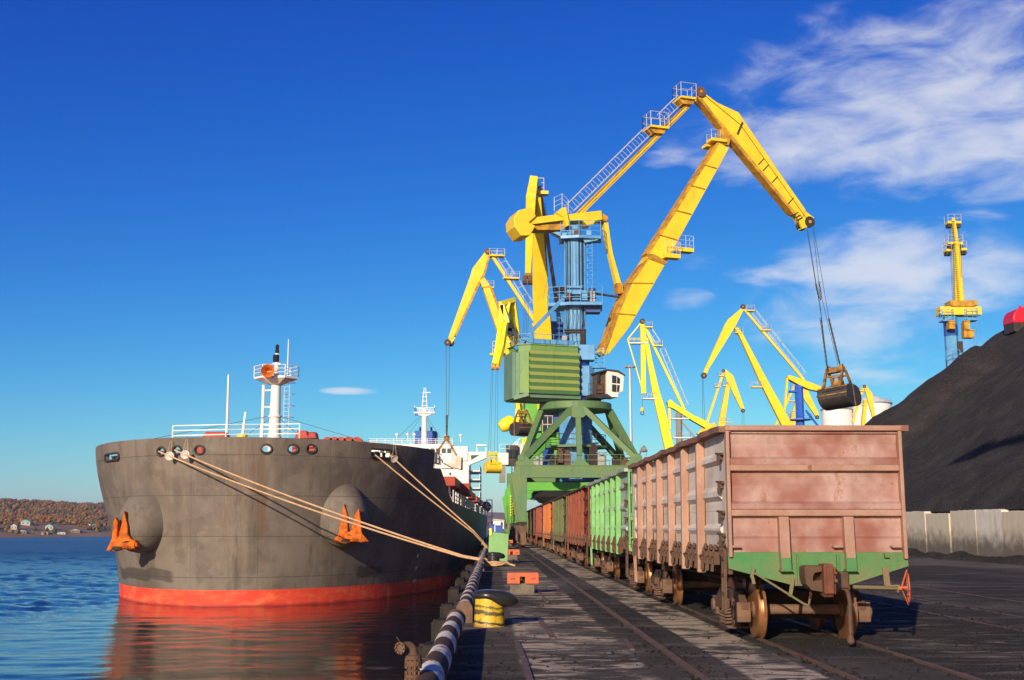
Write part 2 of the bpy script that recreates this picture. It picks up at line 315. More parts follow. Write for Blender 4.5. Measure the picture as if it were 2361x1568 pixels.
# ------------------------------------------------------------------ coal
m, t, b = newmat('coal')
g = nd(t, 'ShaderNodeNewGeometry').outputs['Position']
f1 = noi(t, g, 5.5, 8, .78); f2 = noi(t, g, .35, 6, .65)
k = mixc(t, rng(t, f1, .3, .75), (.022, .021, .0198), (.118, .109, .099)); k = mixc(t, rng(t, f2, .4, .7, 0, .55), k, (.125, .115, .103))
sv = nd(t, 'ShaderNodeTexVoronoi', i_Scale=3.6); t.links.new(g, sv.inputs['Vector'])
k = mixc(t, math_(t, 'MULTIPLY', rng(t, sv.outputs['Distance'], .26, .1), rng(t, noi(t, g, 1.4, 3), .52, .62)), k, (.22, .205, .19))
t.links.new(k, b.inputs['Base Color']); b.inputs['Roughness'].default_value = .95; b.inputs['Specular IOR Level'].default_value = .12
bump(t, b, math_(t, 'ADD', f1, math_(t, 'MULTIPLY', noi(t, g, 16, 4, .75), .5)), 1.0, .5)
def hfield(fn, x0, x1, y0, y1, st):
    mb = MB(); nx = int((x1 - x0) / st) + 1; ny = int((y1 - y0) / st) + 1
    vs = [(x0 + i * st, y0 + j * st, fn(x0 + i * st, y0 + j * st)) for j in range(ny) for i in range(nx)]
    mb.add(vs, [(j * nx + i, j * nx + i + 1, (j + 1) * nx + i + 1, (j + 1) * nx + i) for j in range(ny - 1) for i in range(nx - 1)]); return mb
def seg_d(x, y, a, c):
    p = V((x, y)); a = V(a); c = V(c); q = c - a; u = max(0, min(1, (p - a).dot(q) / q.length_squared)); return (p - a - q * u).length
WX = 28.0
def heap_h(x, y):
    s = .725
    h = max(19.9 - s * max(0, seg_d(x, y, (48.6, 112), (49.2, 112)) - .5), 26.2 - s * seg_d(x, y, (61, 125), (59.5, 40)), 15.9 - s * seg_d(x, y, (51, 152), (60, 150)), 13.7 - .5 * seg_d(x, y, (46.5, 138), (47, 136)))
    n = noise.noise(V((x * .12, y * .12, 1.3))) * .7 + noise.noise(V((x * .45, y * .45, 4))) * .28 + noise.noise(V((x * 1.1, y * 1.1, 7))) * .12 + abs(noise.noise(V((x * .22, y * .05, 11)))) * -.5
    return h + n
o = hfield(lambda x, y: max(heap_h(x, y), -.3 if x > WX + 2 else 1.2) if x > WX + .6 else min(2.85, max(1.2, heap_h(x, y))), WX + .35, 96, 30, 190, .55).build('coal_heap', 'coal', None, smooth=True)
tag(o, 'huge black coal heap rising behind the pale concrete wall', 'coal heap')
def bank_h(x, y): return max(-.05, .38 + .3 * noise.noise(V((y * .16, 3, 0))) + .25 * noise.noise(V((y * .5, x * .5, 2))) - (WX - x) * .36 + .06 * noise.noise(V((x * 2, y * 2, 0))))
o = hfield(bank_h, 22.5, WX + .1, 40, 110, .35).build('coal_spill', 'coal', None, smooth=True); tag(o, None, None, None, 'stuff')
# ------------------------------------------------------------------ concrete wall slabs
m, t, b = newmat('wall_concrete')
c = coords(t); cs = coords(t, (3, 3, .4))
k = mixc(t, noi(t, c, 2.2, 8, .7), (.62, .56, .45), (.80, .74, .63)); k = mixc(t, rng(t, noi(t, cs, 1.3, 8, .7), .45, .75, 0, .5), k, (.28, .235, .17)); oi = nd(t, 'ShaderNodeObjectInfo'); k = mixc(t, rng(t, oi.outputs['Random'], .1, .9, 0, .5), k, (.5, .42, .26))
tz = nd(t, 'ShaderNodeTexCoord'); s3_ = nd(t, 'ShaderNodeSeparateXYZ'); t.links.new(tz.outputs['Object'], s3_.inputs[0])
k = mixc(t, rng(t, math_(t, 'ADD', s3_.outputs[2], math_(t, 'MULTIPLY', noi(t, c, 1.5, 5), 1.8)), 2.9, 1.5, 0, .85), k, (.085, .072, .058))
t.links.new(k, b.inputs['Base Color']); b.inputs['Roughness'].default_value = .95; b.inputs['Specular IOR Level'].default_value = .1; bump(t, b, noi(t, c, 9, 6, .7), .5, .03)
ys = [46.2, 49.9, 53.5, 57.2, 60.3, 63.2, 66.7, 70.5, 74.4, 78.2, 82.0, 85.8, 89.6, 93.4, 97.2, 101]
names = ['slab of the concrete wall out to the right, mostly beyond the picture'] * 3 + ['rightmost concrete wall slab, cut by the picture edge', 'second concrete wall slab from the picture edge, crossed by a soft shadow', 'yellowish concrete wall slab with a slipped top, soot at its foot', 'wide grey concrete wall slab left of the yellowish one', 'grey concrete wall slab with a streaked right half', 'narrow pale concrete slab just right of the pink wagon'] + ['slab of the concrete wall behind the pink wagon'] * 8
for i in range(len(ys) - 1):
    y0, y1 = ys[i] + .05, ys[i + 1] - .05; rr = random.Random(i); dx = rr.uniform(-.06, .06); dz = rr.uniform(-.12, .06)
    n = 9; top = [2.86 + dz + rr.uniform(-.05, .02) for _ in range(n + 1)]; mb = MB()
    for s in (0, 1):
        pass
    poly = [V((WX + dx, y0 + rr.uniform(-.02, .02), -.2)), V((WX + dx, y1, -.2))] + [V((WX + dx, y1 - (y1 - y0) * q / n, top[q])) for q in range(n + 1)]
    mb.prism([p + V((.25, 0, 0)) for p in poly], (.5, 0, 0)); o = mb.build('wall_slab', 'wall_concrete', None, bevel=.03)
    tag(o, names[i], 'concrete slab', 'concrete slabs of the retaining wall')
# red machine on the crest of the heap
rt = thing('tipper_body', 'bright red rounded machine hood standing on top of the coal heap', 'machine', (0, 0, 0))
P0 = PY(2326, 776, 121) + V((0, 0, .75))
mb = MB()
prof = [(0, 0), (0, .5), (.12, 1.0), (.45, 1.45), (.95, 1.7), (4.2, 1.8), (4.8, 1.2), (4.8, 0)]
mb.prism([P0 + V((x, .0, z + .55)) for x, z in prof], (0, 2.6, 0)); mb.build('hood', 'red_bright', rt, smooth=True, bevel=.12)
[MB().box(P0 + V((x, -1.0, z)), (.22, .22, .3)).build('lug', 'red_bright', rt) for x, z in ((1.0, 2.32), (3.4, 2.42))]
mb = MB().box(P0 + V((2.4, 0, .1)), (4.7, 2.3, .95)); [mb.box(P0 + V((x, -1.2, .1)), (.16, .2, .9)) for x in (.1, .8, 1.3, 2.6, 3.9)]; mb.build('undercarriage', 'dark_steel', rt)
# ------------------------------------------------------------------ far shore
A0, A1 = V((-241, 560)), V((11, 1140)); SU = (A1 - A0).normalized(); SN = V((-SU.y, SU.x))
def sp(t_, d): return A0 + SU * t_ + SN * d
def hill_h(t_, d): return ZW + 1.0 * sm(0, 8, d) + 5.0 * sm(6, 70, d) + (20 + 4 * noise.noise(V((t_ * .004, 2, 0))) - 8 * sm(430, 600, t_) + 13 * sm(640, 1000, t_)) * sm(40, 430, d) + 7 * sm(260, 520, d) * sm(300, -80, t_) + 2.0 * noise.noise(V((t_ * .02, d * .02, 5)))
mb = MB(); tt = [-900 + i * 22 for i in range(150)]; dd = [-1, 2, 6, 10, 16, 25, 40, 60, 85, 115, 150, 190, 240, 300, 370, 450, 560, 700, 1000, 1500]
vs = [(*sp(a, d), hill_h(a, d) if d >= 0 else ZW - .5) for d in dd for a in tt]; n = len(tt)
mb.add(vs, [(j * n + i, j * n + i + 1, (j + 1) * n + i + 1, (j + 1) * n + i) for j in range(len(dd) - 1) for i in range(n - 1)])
m, t, b = newmat('shore'); g = nd(t, 'ShaderNodeNewGeometry').outputs['Position']
k = mixc(t, rng(t, noi(t, g, .03, 6, .65), .4, .6), (.27, .15, .085), (.13, .115, .065)); k = mixc(t, rng(t, noi(t, g, .12, 5, .7), .5, .62), k, (.30, .13, .05))
t.links.new(k, b.inputs['Base Color']); b.inputs['Roughness'].default_value = .95
struct('hills', mb, 'shore', smooth=True)
for nm, c in (('leaf_orange', (.28, .115, .03)), ('leaf_ochre', (.27, .15, .04)), ('leaf_brown', (.19, .095, .045)), ('leaf_green', (.085, .095, .04)), ('leaf_dark', (.045, .06, .035)), ('leaf_rust', (.21, .08, .035))):
    m, t, b = newmat(nm); g = nd(t, 'ShaderNodeNewGeometry').outputs['Position']; t.links.new(mixc(t, noi(t, g, .8, 4, .7), c, tuple(x * .5 for x in c)), b.inputs['Base Color']); b.inputs['Roughness'].default_value = .9
mb = MB(); rr = random.Random(3)
def tree_blob(x, y, z, h, r, mi):
    k = 7; prof = [(.25, .12), (.85, .35), (1.0, .55), (.62, .8), (.12, 1.0)]
    vs = []
    for (q, zz) in prof:
        a0 = rr.random() * 6
        for j in range(k): a = a0 + 6.283 * j / k; q2 = q * r * rr.uniform(.6, 1.25); vs.append((x + q2 * math.cos(a), y + q2 * math.sin(a), z + h * (zz + rr.uniform(-.08, .08))))
    fs = [(i * k + j, i * k + (j + 1) % k, (i + 1) * k + (j + 1) % k, (i + 1) * k + j) for i in range(4) for j in range(k)] + [tuple(range(4 * k, 5 * k))]
    mb.add(vs, fs, mi)
def plant(n, t0, t1, d0, d1, mix, hs):
    for i in range(n):
        a = rr.uniform(t0, t1); d = d0 + (d1 - d0) * rr.random() ** 1.0
        if d < 70 and noise.noise(V((a * .03, d * .03, 9))) < -.05 and d < 60: continue
        p = sp(a, d); h = rr.uniform(*hs); dm = mix[int(len(mix) * min(.999, max(0, .5 + .9 * noise.noise(V((a * .012, d * .02, 3))) + rr.uniform(-.38, .38))))]
        tree_blob(p.x, p.y, hill_h(a, d) - .3, h, h * rr.uniform(.32, .5), dm)
plant(5200, -130, 420, 30, 330, [0, 1, 2, 0, 2, 5, 1, 3, 2, 3], (2.2, 4.2)); plant(4200, 180, 700, 290, 560, [2, 5, 2, 3, 5, 2, 4], (2.4, 4.4)); plant(350, -120, 240, 10, 60, [3, 4, 3, 4, 1], (1.6, 3.2))
plant(900, 560, 900, 20, 420, [2, 2, 5, 4, 2], (4, 7))
o = mb.build('autumn_forest', ['leaf_orange', 'leaf_ochre', 'leaf_brown', 'leaf_green', 'leaf_dark', 'leaf_rust'], None); tag(o, None, None, None, 'stuff')
for nm, c in (('wall_pale', (.42, .38, .31)), ('wall_brown', (.16, .1, .06)), ('roof_teal', (.15, .42, .38)), ('roof_green', (.06, .25, .09)), ('roof_grey', (.3, .29, .28)), ('roof_white', (.5, .48, .45))):
    paint(nm, c, None, .05, bmp=0)
HOUSES = [(61, 58, 5.2, 3.0, 'wall_pale', 'roof_teal', 'house with a bright teal roof among trees on the far shore'), (34, 40, 3.2, 3.0, 'wall_pale', 'roof_white', 'small white house left of the teal roofed house'),
          (55, 26, 4.4, 1.9, 'wall_brown', 'roof_grey', 'low brown cottage below the teal roofed house'), (116, 36, 4.4, 3.0, 'wall_pale', 'roof_teal', 'pale house with blue green gable beside the hillside clearing'),
          (107, 14, 3.6, 2.0, 'wall_pale', 'roof_white', 'white shack at the water edge of the far shore'), (145, 14, 4.2, 1.4, 'roof_white', 'roof_white', 'long low white shed on the far bank'),
          (177, 20, 5.2, 2.0, 'wall_brown', 'roof_grey', 'grey roofed barn on the far bank'), (207, 42, 5.4, 2.6, 'wall_pale', 'roof_white', 'white house with pale roof left of the green roofed house'),
          (221, 44, 4.8, 2.4, 'wall_pale', 'roof_green', 'house with a green roof nearest the ship'), (234, 46, 4.4, 2.2, 'wall_brown', 'roof_grey', 'dark brown house beside the bow of the ship')]
for (u, d, wd, ht, wm, rm, lab) in HOUSES:
    r_ = ray(u, 1214); k = 0                                     # ground bearing meets the line d metres inland
    q = A0 + SN * d; bd = V((r_.x, r_.y)); den = bd.x * -SU.y + bd.y * SU.x; s_ = (q.x * -SU.y + q.y * SU.x) / den; P = V((bd.x * s_, bd.y * s_)); tq = (P - A0).dot(SU); z0 = hill_h(tq, d)
    T = thing('house', lab, 'house', (P.x, P.y, z0), 'houses on the far shore'); c = V((P.x, P.y, z0))
    MB().box(c + V((0, 0, ht * .3 - .5)), (wd, wd * .7, ht * .6 + 1)).build('wall', wm, T)
    e = wd * .56; r = MB(); zr = ht * .6; r.prism([c + V((-e, 0, zr)), c + V((e, 0, zr)), c + V((e * .9, 0, zr + .08)), c + V((0, 0, ht)), c + V((-e * .9, 0, zr + .08))], (0, wd * .8, 0)); r.build('roof', rm, T)
    [MB().box(c + V((x * wd, -wd * .36, ht * .32)), (wd * .13, .06, ht * .24)).build('window', 'glass', T) for x in (-.25, .25)]

# things at the far end of the quay, seen between the ship and the near crane
b0 = PY(1137, 1207, 420); b1 = PY(1162, 1196, 420); T = thing('warehouse', 'low white building at the far end of the quay, between ship and green crane leg', 'building', ((b0.x + b1.x) / 2, 422, 0))
MB().bx(b0.x, b1.x, 420, 426, 0, b1.z - .8).build('wall', 'white_paint', T); MB().prism([V((x, 423, z)) for x, z in ((b0.x - .2, b1.z - .8), (b1.x + .2, b1.z - .8), (b1.x + .1, b1.z - .4), (b0.x - .1, b1.z))], (0, 6.6, 0)).build('roof', 'roof_white', T); MB().bx(b1.x - 1.2, b1.x - .4, 419.93, 420.0, 1.8, b1.z - 1.2).build('window', 'glass', T)
for u0, u1, v, lab in ((1129, 1140, 1208, 'small blue shed beside the ship at the far end of the quay'), (1142, 1159, 1211, 'long blue shed below the white building at the far end of the quay')):
    a, c_ = PY(u0, v, 330), PY(u1, v, 330); T = thing('shed', lab, 'shed', ((a.x + c_.x) / 2, 332, 0), 'blue sheds at the end of the quay'); MB().bx(a.x, c_.x, 330, 334, 0, a.z - .3).build('wall', 'blue_dark', T); MB().bx(a.x - .1, c_.x + .1, 329.8, 334.2, a.z - .3, a.z).build('roof', 'blue_bright', T)
# loose coal lying on the quay
rr = random.Random(11); mb = MB(); octv = [V(q) for q in ((1, 0, 0), (-1, 0, 0), (0, 1, 0), (0, -1, 0), (0, 0, 1), (0, 0, -.6))]; octf = [(0, 2, 4), (2, 1, 4), (1, 3, 4), (3, 0, 4), (2, 0, 5), (1, 2, 5), (3, 1, 5), (0, 3, 5)]
for i in range(12000):
    y = 12.5 + 32 * rr.random() ** 1.7; x = rr.uniform(-.8, min(22, .5 * y + 1)); q = noise.noise(V((x * .9, y * .5, 4)))
    if q < rr.uniform(-.5, .35): continue
    if .42 < x < 2.1 and rr.random() < .6: continue
    if 3.35 < x < 4.3 and rr.random() < .75: continue
    r = .007 + .022 * rr.random() ** 3; mb.add([V((x, y, r * .3)) + V((v.x * r * rr.uniform(.7, 1.3), v.y * r * rr.uniform(.7, 1.3), v.z * r * rr.uniform(.6, 1.1))) for v in octv], octf, 1 if rr.random() < .035 and r < .016 else 0)
for xr in (2.7, 4.66, 6.18, 9.9, 11.42):                      # ridges of spilled coal beside the rails
    for i in range(380): y = 12.5 + 30 * rr.random() ** 1.5; x = xr + rr.choice((-1, 1)) * (.07 + abs(rr.gauss(0, .1))); r = .01 + .03 * rr.random() ** 2; mb.add([V((x, y, r * .3)) + V((v.x * r * rr.uniform(.7, 1.3), v.y * r, v.z * r)) for v in octv], octf)
tag(mb.build('coal_crumbs', ['coal', 'concrete_base'], None), None, None, None, 'stuff')
# ------------------------------------------------------------------ the wagon train
TX = 5.38; YE = 19.1; LB = 12.95; PITCH_W = 13.92
paint('panel_pink', (.255, .10, .075), (.425, .285, .245), .54, (.24, .105, .04), .5, 1.0, (2.2, 2.2, .4), .45, (.13, .075, .06))
paint('post_pink', (.32, .175, .125), (.41, .25, .185), .44, (.2, .085, .045), .55, 1.4, (3, 3, .3), .25)
paint('side_cream', (.72, .65, .54), (.54, .46, .375), .36, (.40, .25, .10), .65, 1.1, (3.5, 3.5, .35), .45, (.16, .12, .1))
paint('cap_rust', (.32, .17, .115), (.2, .1, .07), .45, (.12, .055, .03), .7, 2.0, (5, 5, .6), .4)
paint('lever_paint', (.15, .16, .075), (.2, .14, .08), .4, (.2, .1, .05), .6, 3.0)
paint('sill_green', (.055, .22, .068), (.155, .18, .078), .42, (.2, .13, .075), .55, .9, (2.5, 2.5, .4), .25)
paint('iron_brown', (.125, .072, .047), (.09, .058, .042), .3, (.22, .1, .045), .75, 4.0, bmp=.4)
paint('rust_red', (.2, .075, .04), (.13, .055, .035), .35, (.28, .11, .04), .75, 3.0, bmp=.4)
paint('iron_dark', (.05, .038, .032), (.03, .025, .022), .25, (.13, .07, .04), .75, 4.0, bmp=.4)
def wagon(name, label):
    """gondola wagon in its own space: near end wall at y = 0, body going to y = LB, rail top z = .034"""
    T = thing(name, label, 'wagon', (0, 0, 0), 'gondola wagons of the coal train')
    H = .034
    # floor and inner faces
    MB().bx(-1.43, 1.43, .12, LB - .12, 1.30, 1.42).build('floor', 'iron_dark', T)
    for ey, sg in ((0.0, 1), (LB, -1)):
        def E(y): return ey + sg * y
        # end wall panels: shallow pressed plates between the belts
        mb = MB(); 
        prof = [(.10, 1.51), (.10, 1.73), (.085, 1.77), (.10, 1.80), (.10, 2.06), (.06, 2.09), (.06, 2.20), (.035, 2.22), (.02, 2.30), (.10, 2.345), (.115, 2.6), (.10, 2.82), (.06, 2.835), (.06, 2.93), (.035, 2.95), (.02, 3.04), (.10, 3.085), (.12, 3.3), (.10, 3.46), (.05, 3.475), (.05, 3.52), (.16, 3.52), (.16, 1.51)]
        mb.prism([V((0, E(y), z)) for y, z in prof], (2.84, 0, 0)); mb.build('end_wall', 'panel_pink', T)
        mb = MB()
        for z0, z1 in ((2.10, 2.205), (2.845, 2.945)): mb.bx(-1.42, 1.42, *sorted((E(-.01), E(.07))), z0, z1)
        mb.build('end_belt', 'post_pink', T, bevel=.015)
        MB().bx(-1.485, 1.485, *sorted((E(-.03), E(.16))), 3.515, 3.605).build('end_cap', 'post_pink', T, bevel=.015)
        for x in (-1, 1):
            mb = MB(); mb.bx(*sorted((x * 1.42, x * 1.48)), *sorted((E(-.025), E(.12))), 1.43 if x < 0 else 1.40, 3.512); mb.build('corner_post', 'post_pink', T, bevel=.012)
        for x in (-.56, .515):
            p = [V((x, E(y), z)) for y, z in ((.1, 2.1), (-.05, 2.09), (-.09, 1.23), (.1, 1.23))]
            mb = MB(); mb.prism(p, (.165, 0, 0)); mb.build('end_strut', 'post_pink', T, bevel=.012)
            mb = MB(); mb.bx(x - .10, x + .10, *sorted((E(-.11), E(.1))), 1.205, 1.23).prism([V((x, E(-.075), 1.515)), V((x, E(-.0935), 1.232)), V((x, E(-.06), 1.232)), V((x, E(-.06), 1.515))], (.1665, 0, 0)); mb.build('strut_foot', 'sill_green', T)
        # green head stock
        mb = MB(); mb.prism([V((x, E(.075), z)) for x, z in ((-1.49, 1.508), (1.49, 1.508), (1.5, 1.285), (.52, .985), (-.38, .965), (-1.48, 1.245))], (0, .05, 0))
        mb.bx(-.36, -.33, *sorted((E(.01), E(.05))), .97, 1.48).bx(.30, .34, *sorted((E(.0), E(.05))), .99, 1.48).box((1.13, E(.02), 1.46), (.075, .1, .07)); mb.build('head_stock', 'sill_green', T)
        for x in (-1.36, .33, 1.30):
            mb = MB(); mb.tube([V((x - .07, E(.09), 1.60)), V((x - .07, E(-.02), 1.60)), V((x + .07, E(-.02), 1.60)), V((x + .07, E(.09), 1.60))], .017, 6).box((x, E(.04), 1.615), (.15, .11, .012)); mb.build('hand_step', 'post_pink', T)
        # automatic knuckle coupler
        mb = MB(); mb.prism([V((-.04, E(y), z)) for y, z in ((-.68, 1.34), (-.36, 1.34), (-.30, 1.2), (-.30, .95), (-.40, .84), (-.62, .82), (-.70, .9))], (.15, 0, 0)); mb.prism([V((.06, E(y), z)) for y, z in ((-.64, 1.30), (-.3, 1.28), (-.3, .95), (-.6, .86))], (.06, 0, 0))
        mb.bx(-.13, .03, *sorted((E(-.72), E(-.66))), .88, 1.30).bx(-.115, -.085, *sorted((E(-.74), E(-.7))), .92, 1.28).box((.07, E(-.66), 1.2), (.05, .06, .05)).box((.07, E(-.66), 1.08), (.06, .08, .06)); mb.build('coupler', 'rust_red', T, bevel=.02)
        mb = MB(); mb.prism([V((x, E(-.42), z)) for x, z in ((-.40, 1.16), (-.40, 1.28), (-.36, 1.31), (-.12, 1.31), (-.12, 1.22), (-.24, 1.20), (-.27, 1.14), (-.27, 1.07), (-.12, 1.10), (-.12, .90), (-.30, .93), (-.38, 1.02))], (0, .36, 0)).cyl((-.33, E(-.52), 1.1), (-.33, E(-.52), 1.28), .025, 8); mb.build('coupler_jaw', 'iron_brown', T, bevel=.025)
        mb = MB(); mb.add([V((.09, E(-.56), z)) for z in (.90, 1.30)] + [V((.40, E(.06), z)) for z in (.93, 1.14)] + [V((-.1, E(-.2), z)) for z in (.9, 1.3)] + [V((-.2, E(.08), z)) for z in (.93, 1.2)], [(0, 1, 3, 2), (4, 5, 1, 0), (6, 7, 5, 4), (1, 5, 7, 3), (0, 2, 6, 4)]); mb.bx(-.25, .12, *sorted((E(-.3), E(.1))), .96, 1.26); mb.build('coupler_shank', 'rust_brown', T, bevel=.015)
        mb = MB(); mb.bx(.15, .47, *sorted((E(-.06), E(.06))), .93, 1.2).bx(.1, .5, *sorted((E(-.02), E(.1))), .90, .99); mb.build('striker', 'iron_brown', T, bevel=.02)
        # release lever with its chain, brake hose
        pts = [(-1.12, .0, 1.185), (-1.05, -.06, 1.16), (-.34, -.2, .70), (-.27, -.22, .67), (-.25, -.22, .70), (-.24, -.24, .78)]
        mb = MB(); mb.tube([V((x, E(y), z)) for x, y, z in pts], .019, 6); mb.bar((-1.09, E(-.03), 1.26), (-1.13, E(-.03), 1.1), .05, .02, side=(1, 0, 0)).bar((-.43, E(.02), 1.10), (-.53, E(-.12), .80), .06, .02, side=(1, 0, 0)).bar((-1.12, E(-.05), 1.12), (-1.10, E(-.07), 1.0), .05, .03, side=(1, 0, 0)); mb.build('release_lever', 'lever_paint', T)
        mb = MB()
        for i in range(7): u = i / 6.0; mb.ring((-.24 + .0 * u - .03 * u * u, E(-.25 - .2 * u), .79 + .2 * u), (1, .2 * i % 2, 0) if i % 2 else (0, 1, 0), .019, .006, 8, 4)
        mb.build('lever_chain', 'rusty', T)
        mb = MB(); mb.tube([V((.43, E(.1), .93)), V((.43, E(-.1), .86)), V((.42, E(-.2), .72)), V((.40, E(-.24), .45)), V((.385, E(-.28), .22))], .034, 8).lathe([(.0, 0), (.03, .0), (.06, .03), (.055, .1), (.03, .16), (.0, .18)], (.385, E(-.28), .06), (0, 0, 1), 8); mb.build('brake_hose', 'iron_brown', T, smooth=True)
    # hand brake wheel at the near end
    hz = .93; mb = MB(); mb.tube([(.55, .02, hz + .02), (1.30, .02, hz)], .03, 6).bar((1.10, .02, 1.27), (1.12, .02, .98), .10, .02, side=(1, 0, 0)).bx(1.07, 1.31, -.03, .07, .955, .985).bx(1.27, 1.29, -.03, .07, .86, .98); mb.build('brake_shaft', 'lever_paint', T)
    mb = MB(); c = V((1.40, .0, .93)); ax = V((1, -.28, 0)); mb.ring(c + V((.06, 0, 0)), ax, .235, .012, 20, 6)
    a = ax.normalized().orthogonal(); b_ = ax.normalized().cross(a)
    for i in range(3): q = (a * math.cos(2.1 * i + .3) + b_ * math.sin(2.1 * i + .3)); mb.tube([c - V((.06, 0, 0)), c + V((.06, 0, 0)) + q * .235], .012, 5)
    mb.cyl(c - V((.11, 0, 0)), c + V((.03, 0, 0)), .035, 8); mb.build('hand_wheel', 'orange_red', T)
    # sides
    ribs = [2.2 + 1.735 * k for k in range(6)]
    for x in (-1, 1):
        def S(q): return x * q
        prof = [(1.43, 1.60), (1.45, 1.78), (1.50, 1.86), (1.50, 1.90), (1.435, 1.97), (1.435, 2.19), (1.44, 2.20), (1.44, 2.32), (1.435, 2.36), (1.505, 2.44), (1.50, 2.53), (1.445, 2.62), (1.44, 2.98), (1.51, 3.05), (1.50, 3.13), (1.44, 3.20), (1.44, 3.50), (1.41, 3.50), (1.41, 1.60)]
        mb = MB(); cs_ = [.55] + ribs + [LB - .4]
        for i in range(7): mb.prism([V((S(q), (cs_[i] + cs_[i + 1]) / 2, z)) for q, z in prof], (0, cs_[i + 1] - cs_[i] - .02, 0))
        for ya, yb in ((.12, .54), (LB - .39, LB - .12)): mb.bx(*sorted((S(1.41), S(1.455))), ya, yb, 1.5, 3.5)
        mb.bx(*sorted((S(1.405), S(1.425))), .12, LB - .12, 1.45, 3.5); o = mb.build('side_wall', 'side_cream', T)
        for y in ribs:
            mb = MB(); mb.prism([V((S(a), y, z)) for a, z in ((1.44, 3.50), (1.52, 3.50), (1.60, 3.42), (1.62, 1.10), (1.47, 1.10))], (0, .135, 0)); mb.build('side_post', 'post_pink', T, bevel=.02)
        mb = MB(); yy = [.0 + LB * i / 24 for i in range(25)]
        for a, c in zip(yy[:-1], yy[1:]):
            d0, d1 = (.012 * math.sin(a * 2.3 + x) + .01 * math.sin(a * 5), .012 * math.sin(c * 2.3 + x) + .01 * math.sin(c * 5))
            mb.bar((S(1.50 + d0), a, 3.55 + d0), (S(1.50 + d1), c, 3.55 + d1), .20, .10, side=(1, 0, 0))
        mb.build('top_rail', 'cap_rust', T)
        MB().bx(*sorted((S(1.38), S(1.47))), .15, LB - .15, 1.43, 1.585).bx(*sorted((S(1.2), S(1.42))), .15, LB - .15, 1.28, 1.42).build('side_sill', 'iron_brown', T)
        for i in range(7):                                     # hatch door latches between the posts
            ya, yb = cs_[i] + .2, cs_[i + 1] - .25
            for y in (ya + .25, (ya + yb) / 2 + .1, yb):
                mb = MB(); mb.bar((S(1.50), y, 1.62), (S(1.56), y + .02, 1.42), .07, .05).bar((S(1.53), y + .1, 1.5), (S(1.57), y + .06, 1.16), .05, .035).bar((S(1.52), y - .12, 1.55), (S(1.52), y + .14, 1.53), .04, .04).bx(*sorted((S(1.46), S(1.56))), y - .1, y - .05, 1.28, 1.5)
                mb.tube([(S(1.52), y + .1, 1.46), (S(1.6), y + .14, 1.40), (S(1.54), y + .16, 1.28)], .018, 5); mb.build('hatch_latch', 'iron_brown', T)
        for z in (3.14, 2.66, 2.16, 1.78, 1.62):
            mb = MB(); mb.bx(*sorted((S(1.44), S(1.51))), .34, .60, z - .02, z + .03).bx(*sorted((S(1.45), S(1.53))), .37, .42, z - .09, z + .02).bx(*sorted((S(1.45), S(1.53))), .52, .56, z - .09, z + .04)
            mb.tube([(S(1.52), .4, z - .08), (S(1.525), .43, z - .17), (S(1.525), .5, z - .17), (S(1.52), .54, z - .08)], .02, 5); mb.bar((S(1.50), .26, z + .0), (S(1.52), .68, z + .03), .035, .03); mb.build('corner_latch', 'iron_brown', T)
        # corner ladder / step irons
        if x < 0:
            mb = MB(); mb.bar((S(1.50), .42, 1.55), (S(1.52), .42, .52), .05, .03).bar((S(1.50), .22, 1.55), (S(1.52), .22, .52), .05, .03)
            for z in (.53, .83, 1.13, 1.4): mb.bar((S(1.52), .20, z), (S(1.52), .44, z), .03, .05)
            mb.bx(*sorted((S(1.40), S(1.47))), .13, .62, 1.15, 1.5); mb.build('step', 'iron_brown', T)
        mb = MB(); yb = LB - .3; mb.bar((S(1.50), yb, 1.55), (S(1.48), yb - .15, .45), .07, .04).bar((S(1.5), yb - .2, 1.55), (S(1.48), yb - .28, .45), .05, .03); [mb.bar((S(1.5), yb - .26, z), (S(1.5), yb, z), .03, .05) for z in (.5, .8, 1.1)]; mb.build('step', 'post_pink', T)
    # underframe
    mb = MB(); mb.bx(-.2, .2, .1, LB - .1, .93, 1.29)
    for y in (2.14, 4.6, 6.4, 8.3, 10.8): mb.prism([V((a, y, z)) for a, z in ((-1.4, 1.32), (1.4, 1.32), (1.4, 1.15), (.4, .9), (-.4, .9), (-1.4, 1.15))], (0, .12, 0))
    mb.cyl((-.3, 6.8, .85), (-.3, 7.7, .85), .18, 10).bar((.4, 3.4, .8), (.4, 9.6, .8), .05, .05).bar((-.75, 2.5, .92), (-.75, 10, .92), .04, .04); mb.build('underframe', 'iron_dark', T)
